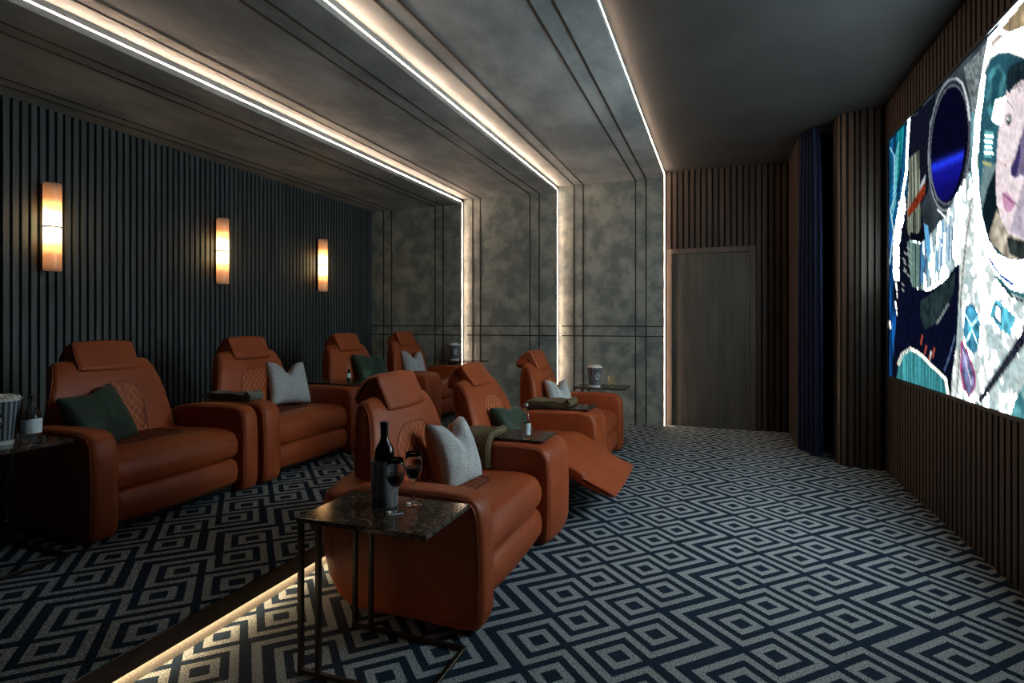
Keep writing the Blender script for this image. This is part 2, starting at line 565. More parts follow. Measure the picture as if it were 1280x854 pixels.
# far wood wall with the door
b = MB(); b.box(E3, 1.75, YF + .02, YF + .2, -.05, 3.2)
wf = structure(b.build('wall_far', M['slat_back']))
DX0, DX1, DZ = -0.600, 0.388, 2.12
b = MB()
def far_slat(b, s, e):
    if e <= DX1 + .02:
        b.box(s, e, YF - .004, YF + .022, DZ, ZC[3])
    else:
        b.box(s, e, YF - .004, YF + .022, 0, ZC[3])
slat_boxes(b, DX0, 0.740, 0.0663, 0.043, far_slat)
b.build('slat_cladding', M['slat_wood'], wf)
b = MB()
b.box(DX0, DX0 + .062, YF - .022, YF + .02, 0, DZ)
b.box(DX1 - .062, DX1, YF - .022, YF + .02, 0, DZ)
b.box(DX0 + .062, DX1 - .062, YF - .022, YF + .02, DZ - .062, DZ)
dr = structure(b.build('door_1', M['frame_wood'], bevel=.003), 'dark wooden door in a walnut frame', 'door')
b = MB()
nb = 5
wd = (DX1 - DX0 - .13) / nb
for i in range(nb):
    b.box(DX0 + .065 + i * wd + .0006, DX0 + .065 + (i + 1) * wd - .0006, YF - .002, YF + .02, 0.004, DZ - .066)
b.build('door_leaf', M['door_wood'], dr, bevel=.001, seg=1)

# side return, passage and rounded pier, screen wall
b = MB(); b.box(0.740, 0.80, 6.20, YF + .02, 0, ZC[3])
wr = structure(b.build('wall_right', M['slat_back']))
b = MB(); slat_boxes(b, 6.205, YF - .01, 0.0663, 0.043, lambda b, s, e: b.box(0.722, 0.742, s, e, 0, ZC[3]))
b.build('slat_cladding', M['slat_wood'], wr)
b = MB(); b.box(1.60, 1.75, 5.5, YF + .2, 0, ZC[3])
structure(b.build('wall_passage', M['dark_ceiling']))
# pier and screen wall footprint
b = MB(); R = 0.13
def arc(cx, cy, r, a0, a1, n):
    return [(cx + r * math.cos(math.radians(a0 + (a1 - a0) * i / n)), cy + r * math.sin(math.radians(a0 + (a1 - a0) * i / n))) for i in range(n + 1)]
foot = [(1.323, YB), (1.323, 5.58), (1.10, 5.60)] + arc(1.12, 5.60 + R, R, 265, 180, 8) + [(0.99, 5.95), (1.60, 5.95), (1.60, YB)]
vs = [(x, y, 0) for x, y in foot] + [(x, y, ZC[3]) for x, y in foot]
n = len(foot)
b.add(vs, [tuple(range(n)), tuple(range(n, 2 * n))] + [(i, (i + 1) % n, n + (i + 1) % n, n + i) for i in range(n)])
ws = structure(b.build('wall_right', M['slat_back']))
b = MB()
slat_boxes(b, YB, 5.57, 0.0663, 0.043, lambda b, s, e: b.box(XR - .022, XR + .002, s, e, 0, ZC[3]))
path = [(1.30, 5.578), (1.10, 5.598)] + arc(1.12, 5.60 + R, R, 265, 180, 10) + [(0.99, 5.93)]
# slats along the rounded pier
P = [Vector((x, y)) for x, y in path]
L = [0]
for i in range(1, len(P)):
    L.append(L[-1] + (P[i] - P[i - 1]).length)
def at(s):
    for i in range(1, len(P)):
        if s <= L[i]:
            t = (s - L[i - 1]) / (L[i] - L[i - 1]); return P[i - 1].lerp(P[i], t)
    return P[-1]
s = 0.03
while s + .034 < L[-1]:
    a = at(s); c = at(s + .036)
    d = (c - a).normalized(); nn = Vector((-d.y, d.x)) * .022
    if nn.dot(Vector((1.3, 5.9)) - a) > 0:
        nn = -nn
    vv = [a - nn * .1, c - nn * .1, c + nn, a + nn]
    b.add([(q.x, q.y, 0) for q in vv] + [(q.x, q.y, ZC[3]) for q in vv],
          [(0, 1, 2, 3), (4, 5, 6, 7), (0, 1, 5, 4), (1, 2, 6, 5), (2, 3, 7, 6), (3, 0, 4, 7)])
    s += 0.052
b.build('slat_cladding', M['slat_wood'], ws)
b = MB(); b.box(XL - .1, 1.75, YB - .1, YB, 0, 3.2)
structure(b.build('wall_near', M['dark_ceiling']))

# ------------------------------------------------------------------ light strips
def strip(name, box, label, mat='led'):
    b = MB(); b.box(*box)
    o = b.build(name, M[mat], origin=((box[0] + box[1]) / 2, (box[2] + box[3]) / 2, box[4]))
    return tag(o, label, 'light strip', None)
for k, (e, lab) in enumerate(((E1, 'warm light strip in the ceiling step nearest the sconce wall'),
                              (E2, 'warm light strip in the middle ceiling step'),
                              (E3, 'warm light strip along the edge of the dark front ceiling'))):
    strip('light_strip', (e - .005, e + .0006, (1.6, 2.15, 2.9)[k], YP[k], ZC[k] + .040, ZC[k] + .048), lab)
    lab2 = ('warm vertical light strip on the far wall behind the back-row seats',
            'warm vertical light strip on the far wall behind the front-row headrest',
            'warm vertical light strip beside the wooden door')[k]
    if k < 2:
        strip('light_strip', (e - .005, e + .0006, YP[k] + .034, YP[k] + .042, PZ if k == 0 else 0.0, ZC[k] + .03), lab2)
    else:
        strip('light_strip', (e - .005, e + .0006, YP[k] + .006, YP[k] + .014, 0.0, ZC[k] + .03), lab2)
strip('light_strip', (-1.902, -1.886, YB, YP[0], 0.056, 0.0635), 'warm light strip hidden under the platform step edge', 'riser_led')

# ------------------------------------------------------------------ sconces
def make_sconce(y, label):
    t = thing('wall_sconce', (XL + .095, y, 1.93), label, 'wall lamp', 'lit sconces on the slatted wall')
    for s in (-1, 1):
        b = MB()
        prof = [(0.050, s * .0), (0.055, s * .006), (0.055, s * .30), (0.052, s * .315)]
        b.lathe(prof, (XL + .095, y, 1.93), 32)
        b.build('lamp_shade', M['sconce'], t, smooth=True, auto=40)
    b = MB(); b.lathe([(0.058, -.005), (0.058, .005)], (XL + .095, y, 1.93), 32)
    b.build('ring', M['black'], t)
    b = MB(); b.box(XL + .02, XL + .05, y - .03, y + .03, 1.63, 2.23)
    b.box(XL + .04, XL + .06, y - .012, y + .012, 1.90, 1.96)
    b.build('wall_plate', M['bronze'], t, bevel=.003)
    return t
s0 = make_sconce(2.73, 'lit cylindrical alabaster sconce above the left recliner, nearest the camera')
dup(s0, (XL + .095, 4.23, 1.93), 'lit cylindrical alabaster sconce, middle one of the three on the slatted wall')
dup(s0, (XL + .095, 5.715, 1.93), 'lit cylindrical alabaster sconce farthest from the camera, beside the grey far wall')

# ------------------------------------------------------------------ cinema screen
SY0, SY1, SZ0, SZ1, SX = 1.98, 5.385, 0.812, 2.712, 1.288
def to_px(y, z):
    c = math.cos(YAW); s = math.sin(YAW)
    d = y * c - SX * s
    return 640 + 713 * (SX * c + y * s) / d, 402 + 713 * (1.25 - z) / d
def vnoise(h, w, sy, sx, seed):
    r = np.random.RandomState(seed)
    gy, gx = max(2, int(h / sy) + 2), max(2, int(w / sx) + 2)
    g = r.rand(gy, gx)
    yy = np.arange(h) / sy; xx = np.arange(w) / sx
    y0 = yy.astype(int); x0 = xx.astype(int)
    fy = (yy - y0)[:, None]; fx = (xx - x0)[None, :]
    fy = fy * fy * (3 - 2 * fy); fx = fx * fx * (3 - 2 * fx)
    return (g[y0][:, x0] * (1 - fy) * (1 - fx) + g[y0 + 1][:, x0] * fy * (1 - fx)
            + g[y0][:, x0 + 1] * (1 - fy) * fx + g[y0 + 1][:, x0 + 1] * fy * fx)

def paint_screen():
    nx, nz = 400, 224
    ys = SY1 - (np.arange(nx) + .5) / nx * (SY1 - SY0)          # column 0 = far end = left in view
    zs = SZ1 - (np.arange(nz) + .5) / nz * (SZ1 - SZ0)
    Yg, Zg = np.meshgrid(ys, zs)
    U, V = to_px(Yg, Zg)
    img = np.zeros((nz, nx, 3)); img[:] = (10, 14, 28)
    n1 = vnoise(nz, nx, 14, 3, 1); n2 = vnoise(nz, nx, 5, 5, 2); n3 = vnoise(nz, nx, 30, 2, 3); n4 = vnoise(nz, nx, 18, 18, 4)
    nd = vnoise(nz, nx, 2, 2, 5)
    def inside(P):
        P = np.array(P, float); r = np.zeros(U.shape, bool)
        j = len(P) - 1
        for i in range(len(P)):
            xi, yi = P[i]; xj, yj = P[j]
            c = ((yi > V) != (yj > V)) & (U < (xj - xi) * (V - yi) / ((yj - yi) + 1e-9) + xi)
            r ^= c; j = i
        return r
    def fill(mask, col, a=1.0, tex=None, amt=0.0):
        col = np.array(col, float)[None, None, :] * np.ones_like(img)
        if tex is not None:
            col = col * (1 + amt * (tex[..., None] - .5) * 2)
        m = (mask * a)[..., None]
        img[:] = img * (1 - m) + col * m
    def poly(P, col, a=1.0, tex=None, amt=0.0): fill(inside(P), col, a, tex, amt)
    def ell(cx, cy, rx, ry, ang=0):
        a = math.radians(ang); dx = U - cx; dy = V - cy
        p = (dx * math.cos(a) + dy * math.sin(a)) / rx; q = (-dx * math.sin(a) + dy * math.cos(a)) / ry
        return np.sqrt(p * p + q * q)
    def line(pts, w, col, a=1.0):
        m = np.zeros(U.shape, bool)
        for (x0, y0), (x1, y1) in zip(pts[:-1], pts[1:]):
            dx, dy = x1 - x0, y1 - y0; l2 = dx * dx + dy * dy + 1e-9
            t = np.clip(((U - x0) * dx + (V - y0) * dy) / l2, 0, 1)
            m |= np.hypot(U - x0 - t * dx, V - y0 - t * dy) < w / 2
        fill(m, col, a)
    rs = random.Random(5)
    # hull wall behind, grey-blue
    poly([(1139, 150), (1180, 100), (1236, 45), (1245, 160), (1226, 320), (1185, 300), (1155, 290)], (58, 68, 76), 1, n4, .35)
    poly([(1139, 150), (1170, 115), (1168, 180), (1160, 240), (1150, 260), (1139, 240)], (16, 20, 34))
    poly([(1205, 85), (1236, 50), (1232, 90), (1222, 150), (1217, 185), (1214, 130)], (112, 122, 124), 1, nd, .25)
    # left teal struts
    poly([(1108, 172), (1138, 140), (1134, 240), (1122, 320), (1108, 330)], (18, 78, 120), 1, n3, .55)
    poly([(1122, 165), (1131, 152), (1126, 210), (1117, 250)], (20, 140, 150), 1, n3, .5)
    for k in range(9):
        line([(1124 - k * .5, 178 + k * 9), (1118 - k * .4, 200 + k * 9)], .9, (120, 215, 215))
    line([(1113, 185), (1118, 196), (1118, 250), (1113, 262)], 1.4, (150, 205, 230))
    line([(1136.5, 146), (1134, 185), (1133, 215), (1128, 245), (1124, 300)], 2.2, (235, 240, 240))
    line([(1132, 152), (1128, 200), (1123, 240)], 1.0, (10, 20, 50))
    poly([(1124, 252), (1131, 246), (1132, 262), (1124, 300), (1124, 350), (1116, 350), (1117, 300)], (228, 234, 228), 1, nd, .25)
    poly([(1108, 290), (1116, 290), (1117, 360), (1120, 400), (1115, 470), (1108, 470)], (18, 70, 130), 1, n3, .8)
    line([(1113, 262), (1117, 290), (1112, 330)], 1.6, (170, 215, 235))
    for k in range(7):
        x = 1112 + rs.random() * 10; y = 330 + k * 12
        line([(x, y), (x + 1, y + 8)], 1.5, (235, 225, 215))
    # beige ribbed panel and rust red strap
    poly([(1137, 198), (1149, 188), (1151, 284), (1148, 292), (1137, 298), (1133, 285)], (112, 118, 104), 1, n3, .7)
    for x in (1139, 1142.5, 1146):
        line([(x, 196), (x, 290)], .9, (30, 30, 34))
    poly([(1150, 232), (1157, 218), (1156, 228), (1150, 238)], (190, 200, 205))
    poly([(1135, 262), (1146, 244), (1157, 226), (1156, 243), (1147, 258), (1135, 272)], (120, 44, 24), 1, nd, .3)
    poly([(1138, 290), (1146, 292), (1158, 282), (1160, 300), (1148, 305), (1136, 304)], (8, 10, 20))
    # round porthole
    e = ell(1187, 181, 26.5, 84, 4)
    fill(e < 1.0, (150, 160, 168)); fill(e < .965, (38, 44, 54)); fill(e < .90, (96, 104, 116)); fill(e < .87, (8, 9, 28))
    e2 = ell(1185, 181, 20.5, 70, 4)
    fill(e2 < 1, (6, 6, 30)); fill((e2 < 1) & (V > 210 - (U - 1165) * .45), (14, 14, 92))
    gl = np.exp(-((V - (211 - (U - 1164) * .42)) / 7.0) ** 2)
    fill(e2 < 1, (40, 66, 255), gl * .95)
    gl = np.exp(-((V - (226 - (U - 1164) * .40)) / 14.0) ** 2)
    fill(e2 < 1, (24, 24, 190), gl * .45)
    line([(1196, 98), (1203, 104), (1209, 125), (1212, 150)], 2.4, (205, 212, 215))
    line([(1163, 150), (1161, 190), (1164, 225), (1172, 252)], 1.2, (120, 128, 140))
    # suit arm
    poly([(1137, 300), (1152, 304), (1166, 290), (1182, 270), (1198, 240), (1212, 214), (1222, 236), (1224, 320), (1196, 330),
          (1185, 345), (1172, 358), (1160, 363), (1148, 362), (1138, 352)], (182, 208, 212), 1, n1, .35)
    poly([(1134, 302), (1152, 304), (1157, 330), (1152, 362), (1140, 358), (1136, 330)], (92, 118, 112), 1, n3, .5)
    for k in range(24):
        x = 1150 + k * 2.0; y = 356 - k * 1.6
        c = rs.choice([(214, 226, 228), (60, 140, 200), (240, 248, 250), (20, 60, 110), (110, 190, 215), (205, 222, 226)])
        line([(x, y), (x + 1, y - 30 - rs.random() * 30)], 1.4, c)
    poly([(1155, 280), (1160, 282), (1164, 318), (1158, 320)], (100, 175, 220))
    line([(1140, 361), (1152, 363), (1163, 361), (1176, 352)], 1.8, (225, 232, 235))
    line([(1172, 262), (1180, 270), (1186, 280)], 1.8, (220, 225, 225))
    # darkness under the arm with a green-grey shape
    poly([(1122, 352), (1140, 360), (1165, 364), (1185, 346), (1197, 330), (1198, 400), (1196, 470), (1190, 482), (1120, 470)], (9, 13, 34), 1, n2, .2)
    poly([(1150, 377), (1172, 362), (1194, 340), (1192, 366), (1176, 400), (1156, 412), (1150, 395)], (34, 50, 54), 1, n2, .3)
    for k in range(8):
        line([(1171 + k * 1.8, 404 - k * 3), (1173 + k * 1.8, 402 - k * 3)], 1.6, (150, 165, 165))
    line([(1194, 420), (1186, 448), (1180, 464)], .8, (110, 140, 190))
    for x, y in ((1153, 420), (1158, 432), (1164, 440), (1168, 436), (1162, 446)):
        line([(x, y), (x - 2, y + 10)], 1.8, rs.choice([(220, 222, 215), (90, 160, 220), (180, 80, 60)]))
    for k in range(14):
        x = 1124 + rs.random() * 14; y = 305 + rs.random() * 60
        line([(x, y), (x + 2.5, y + 3)], 1.3, (170, 175, 170))
    # glove bottom left
    gp = [(1121, 472), (1123, 455), (1128, 443), (1138, 436), (1146, 440), (1154, 446), (1163, 456), (1172, 464), (1182, 474), (1186, 500), (1121, 480)]
    poly(gp, (60, 138, 145), 1, n3, .45)
    line(gp[1:10], 3.2, (232, 226, 208)); line(gp[1:4], 2.4, (150, 170, 165))
    # torso
    poly([(1216, 205), (1230, 280), (1250, 330), (1285, 352), (1420, 360), (1640, 330), (1640, 760), (1280, 540), (1188, 510), (1190, 470),
          (1196, 430), (1199, 380), (1199, 330), (1204, 280), (1210, 240)], (212, 225, 223), 1, n2, .05)
    hot = inside([(1206, 240), (1230, 290), (1262, 372), (1300, 380), (1300, 560), (1280, 540), (1200, 500)]) & (n1 * .85 + n2 * .15 > .56)
    fill(hot, (250, 253, 252))
    poly([(1255, 440), (1300, 420), (1420, 400), (1640, 420), (1640, 760), (1280, 540), (1235, 510)], (205, 224, 224), .55, n2, .10)
    for k in range(60):
        x = 1206 + rs.random() * 76; y = 330 + rs.random() * 185
        c = rs.choice([(240, 248, 246), (120, 165, 165), (60, 110, 116), (230, 238, 236), (160, 195, 196), (245, 250, 250)])
        l = 3 + rs.random() * 9; c = c if c[0] < 200 else (178, 200, 200)
        line([(x, y), (x + l, y - l * .6 + rs.random() * 8)], .7 + rs.random() * 1.2, c, .8)
    poly([(1268, 500), (1280, 480), (1330, 470), (1330, 560), (1262, 520)], (40, 130, 140), .8, n2, .3)
    line([(1217, 246), (1211, 275), (1205, 320), (1201, 365), (1199, 410), (1197, 450), (1194, 492)], 4.4, (215, 222, 215))
    line([(1214, 262), (1208, 295), (1204, 335), (1201, 372), (1200, 410), (1199, 450), (1196, 492)], 1.2, (52, 52, 52))
    line([(1221, 225), (1213, 255), (1206, 282)], 1.2, (70, 90, 90))
    # soft folds of the suit
    fold = np.clip((n4 * .45 + n2 * .35 + n1 * .2 - .50) * 7, 0, 1) * inside([(1204, 300), (1300, 380), (1640, 380), (1640, 760), (1280, 540), (1190, 510)])
    fill(fold, (168, 194, 196), .75)
    # blue round patch and badge
    e = ell(1215, 411, 10.5, 31, -4)
    fill(e < 1, (36, 110, 150)); fill(e < .88, (78, 165, 200), 1, n2, .45)
    line([(1208, 395), (1214, 408), (1222, 398)], 1, (190, 235, 240)); line([(1209, 425), (1215, 412), (1221, 428)], 1, (190, 235, 240))
    bp = [(1202, 427), (1210, 442), (1219, 470), (1219, 482), (1212, 498), (1205, 485), (1201, 462)]
    poly(bp, (110, 110, 150), 1, n2, .5); line(bp + [bp[0]], 1.8, (180, 50, 120))
    line([(1204, 440), (1214, 480)], 1, (230, 220, 225)); line([(1204, 470), (1214, 462)], 1, (90, 160, 210))
    # name strip, blue pocket
    poly([(1219, 352), (1230, 349), (1240, 386), (1235, 391), (1226, 380)], (238, 244, 244))
    line([(1225, 358), (1233, 378)], 1.6, (90, 165, 190))
    poly([(1236, 392), (1244, 372), (1272, 398), (1262, 420), (1250, 412)], (96, 190, 214), 1, n2, .25)
    poly([(1244, 378), (1252, 386), (1252, 408), (1243, 398)], (30, 60, 90)); poly([(1246, 383), (1250, 388), (1250, 402), (1245, 396)], (220, 236, 238))
    # strap
    poly([(1222, 499), (1266, 433), (1284, 400), (1300, 392), (1296, 412), (1280, 432), (1226, 505)], (22, 24, 38), 1, nd, .4)
    line([(1226, 500), (1270, 436), (1292, 402)], .9, (70, 76, 92))
    # unseen hull area, painted dark so the screen's near end sheds less light
    poly([(1402, 330), (1480, 250), (1640, 200), (1640, 800), (1450, 640), (1405, 470)], (30, 44, 60), 1, n4, .4)
    # helmet: shell, rim, interior
    poly([(1231, 75), (1236, 48), (1262, 18), (1290, -30), (1450, -220), (1640, -300), (1560, -120), (1480, 60), (1480, 360), (1400, 390), (1264, 361),
          (1245, 345), (1230, 314), (1221, 280), (1217, 245), (1215, 211), (1219, 150), (1225, 110)], (246, 250, 250), 1, n2, .02)
    poly([(1300, -40), (1450, -220), (1640, -300), (1560, -120), (1480, 60), (1480, 360), (1400, 390), (1310, 372), (1310, 60)], (150, 162, 168), 1, n2, .1)  # shell beyond the view, dulled to cut screen light on the near floor
    poly([(1250, 36), (1290, -14), (1420, -160), (1400, -60), (1290, 30), (1262, 42)], (178, 156, 122), 1, n2, .25)
    poly([(1238, 52), (1248, 41), (1256, 44), (1240, 62)], (200, 190, 170))
    inner = [(1232, 92), (1238, 74), (1248, 67), (1260, 66), (1280, 73), (1310, 70), (1360, 60), (1420, 90), (1450, 180), (1440, 290), (1400, 340),
             (1330, 345), (1280, 326), (1264, 327), (1247, 319), (1235, 300), (1227, 270), (1223, 235), (1222, 200), (1225, 150)]
    line(inner[:3] + inner[3:8], 5, (190, 205, 208)); line([(1218, 200), (1221, 150), (1227, 110), (1233, 84)], 1.4, (70, 110, 120))
    poly(inner, (40, 84, 98), 1, n4, .4)
    line([(1219, 215), (1221, 245), (1225, 280), (1234, 308), (1247, 332), (1264, 344), (1284, 349)], 2.4, (80, 175, 195))
    line([(1222, 275), (1232, 308), (1246, 334), (1264, 349), (1290, 354)], 2.0, (240, 250, 250))
    line([(1236, 322), (1248, 341), (1266, 354), (1300, 360)], 3.0, (30, 50, 150))
    line([(1240, 330), (1252, 347), (1268, 359), (1300, 366)], 2.6, (44, 110, 180))
    line([(1245, 346), (1262, 363), (1284, 372), (1320, 376)], 5.0, (50, 110, 120))
    line([(1250, 354), (1266, 372), (1290, 380)], 3.0, (24, 36, 44))
    line([(1216, 140), (1214, 205), (1217, 240)], 2.0, (100, 170, 185)); line([(1222, 170), (1221, 215)], 1.2, (210, 230, 120))
    poly([(1236, 88), (1250, 80), (1258, 96), (1252, 130), (1248, 160), (1238, 150), (1232, 130)], (70, 132, 140), .8, n2, .4)
    poly([(1240, 100), (1247, 84), (1252, 92), (1246, 125), (1239, 140)], (26, 70, 84), .8)
    poly([(1230, 200), (1244, 205), (1244, 222), (1233, 240), (1228, 262), (1225, 240)], (112, 138, 142))
    poly([(1245, 126), (1257, 122), (1256, 146), (1250, 156), (1240, 151)], (238, 246, 246))
    for y in (132, 139, 146):
        line([(1242, y + 2), (1256, y)], .7, (130, 180, 185))
    poly([(1231, 163), (1242, 165), (1239, 197), (1230, 196)], (112, 196, 196))
    for y in (170, 177, 184, 191):
        line([(1231, y), (1241, y + .6)], .8, (225, 245, 240))
    line([(1230, 204), (1238, 206)], 3.4, (196, 196, 120))
    # head covering, hair, face
    poly([(1246, 206), (1250, 240), (1250, 262), (1236, 300), (1230, 280), (1228, 262), (1234, 236)], (12, 28, 34))
    face = [(1262, 88), (1259, 110), (1256, 128), (1253, 147), (1249, 160), (1247, 175), (1245, 211), (1245, 240), (1246, 256), (1252, 276), (1260, 292), (1274, 300),
            (1310, 302), (1350, 280), (1378, 230), (1385, 160), (1370, 100), (1320, 80), (1280, 80)]
    poly(face, (240, 224, 228), 1, n4, .04)
    poly([(1246, 262), (1254, 280), (1262, 294), (1290, 303), (1340, 300), (1340, 345), (1280, 326), (1260, 324), (1240, 305), (1236, 296)], (176, 168, 150), 1, n2, .35)
    poly([(1258, 296), (1290, 303), (1340, 300), (1340, 345), (1280, 326), (1262, 318)], (44, 54, 52), 1, n2, .4)
    poly([(1256, 102), (1262, 82), (1276, 76), (1330, 70), (1390, 100), (1385, 140), (1340, 100), (1290, 98), (1276, 100), (1268, 108), (1261, 118), (1259, 108)], (22, 38, 46), 1, n3, .5)
    for k in range(8):
        line([(1262 + k * 3, 88), (1259 + k * 3, 106 + rs.random() * 8)], 1.1, (18, 30, 38))
    line([(1259.5, 126), (1263, 131), (1267, 137)], 1.8, (120, 112, 110), .8)
    e = ell(1261, 150, 4.2, 7, 8); fill(e < 1, (150, 130, 136)); fill(e < .8, (235, 236, 240))
    e = ell(1261, 150.5, 2.6, 5.4, 8); fill(e < 1, (44, 56, 62)); e = ell(1260.4, 148.5, .9, 1.8, 0); fill(e < 1, (240, 250, 250))
    line([(1257, 147), (1260, 142.5), (1265, 144)], 1.1, (50, 44, 52))
    line([(1325, 150), (1335, 145), (1345, 150)], 5, (44, 40, 50))
    poly([(1300, 120), (1282, 150), (1277, 168), (1269, 196), (1263, 209), (1263, 218), (1268, 223), (1275, 219), (1285, 224), (1300, 226), (1310, 150)], (96, 86, 128), .8, n2, .15)
    poly([(1276, 170), (1269, 198), (1263, 211), (1265, 220), (1271, 221), (1273, 208), (1276, 195)], (48, 42, 92), .9)
    poly([(1281, 220), (1276, 240), (1270, 262), (1262, 290), (1290, 303), (1350, 280), (1378, 230), (1330, 200)], (150, 144, 168), .55, n2, .2)
    poly([(1253, 241), (1258, 240), (1264, 246), (1270, 254), (1268, 259), (1262, 266), (1256, 262), (1253, 252)], (206, 150, 182))
    line([(1253, 242), (1259, 247), (1264, 252), (1270, 255)], 1.6, (96, 48, 100))
    fill(ell(1257, 207, .9, 1.5) < 1, (130, 96, 80))
    base = img.copy()
    base[inside(face)] *= .85
    img[:] = img * (1 + .12 * (nd[..., None] - .5) * 2)
    return np.clip(img, 0, 255), base, nx, nz

def build_screen():
    t = thing('cinema_screen', (SX, (SY0 + SY1) / 2, SZ0), 'large glowing cinema screen showing an astronaut in a helmet, on the slatted wall', 'screen')
    b = MB()
    f = 0.022
    b.box(SX + .002, XR - .018, SY0 - f, SY1 + f, SZ0 - f, SZ1 + f)
    for (a, c, d, e) in ((SY0 - f, SY0, SZ0 - f, SZ1 + f), (SY1, SY1 + f, SZ0 - f, SZ1 + f), (SY0, SY1, SZ0 - f, SZ0), (SY0, SY1, SZ1, SZ1 + f)):
        b.box(SX - .012, SX + .004, a, c, d, e)
    b.build('frame', M['black'], t)
    img, base, nx, nz = paint_screen()
    lin = np.where(img / 255 <= .04045, img / 255 / 12.92, ((img / 255 + .055) / 1.055) ** 2.4)
    lum = (np.clip(base, 0, 255) / 255) ** 2.2 @ np.array([.25, .6, .15])
    k = np.clip((lum - .74) / .16, 0, 1); k = k * k * (3 - 2 * k)
    lin = lin * (1 + (SCREEN_BOOST - 1) * k[..., None])
    # brightened highlights lean to the cool white of the panel
    lin = lin * (1 - k[..., None] * np.array([.16, .03, 0.0]))
    print('SCREEN MEAN', lin.mean((0, 1)), 'visible', lin[:, :255].mean((0, 1)))
    verts = []; faces = []
    for j in range(nz + 1):
        for i in range(nx + 1):
            verts.append((SX, SY1 - i / nx * (SY1 - SY0), SZ1 - j / nz * (SZ1 - SZ0)))
    for j in range(nz):
        for i in range(nx):
            a = j * (nx + 1) + i
            faces.append((a, a + nx + 1, a + nx + 2, a + 1))
    me = bpy.data.meshes.new('display')
    me.from_pydata(verts, [], faces)
    att = me.color_attributes.new('picture', 'FLOAT_COLOR', 'POINT')
    c = np.ones((nz + 1, nx + 1, 4), np.float32)
    p = np.pad(lin, ((0, 1), (0, 1), (0, 0)), mode='edge'); q = np.pad(lin, ((1, 0), (1, 0), (0, 0)), mode='edge')
    c[..., :3] = (p + q) / 2
    att.data.foreach_set('color', c.ravel())
    m = bpy.data.materials.new('screen picture'); m.use_nodes = True
    nt = m.node_tree; nt.nodes.clear()
    a = N(nt, 'ShaderNodeVertexColor'); a.layer_name = 'picture'
    e = N(nt, 'ShaderNodeEmission'); o = N(nt, 'ShaderNodeOutputMaterial')
    nt.links.new(a.outputs[0], e.inputs[0]); nt.links.new(e.outputs[0], o.inputs[0])
    finish('display', me, m, t)
build_screen()

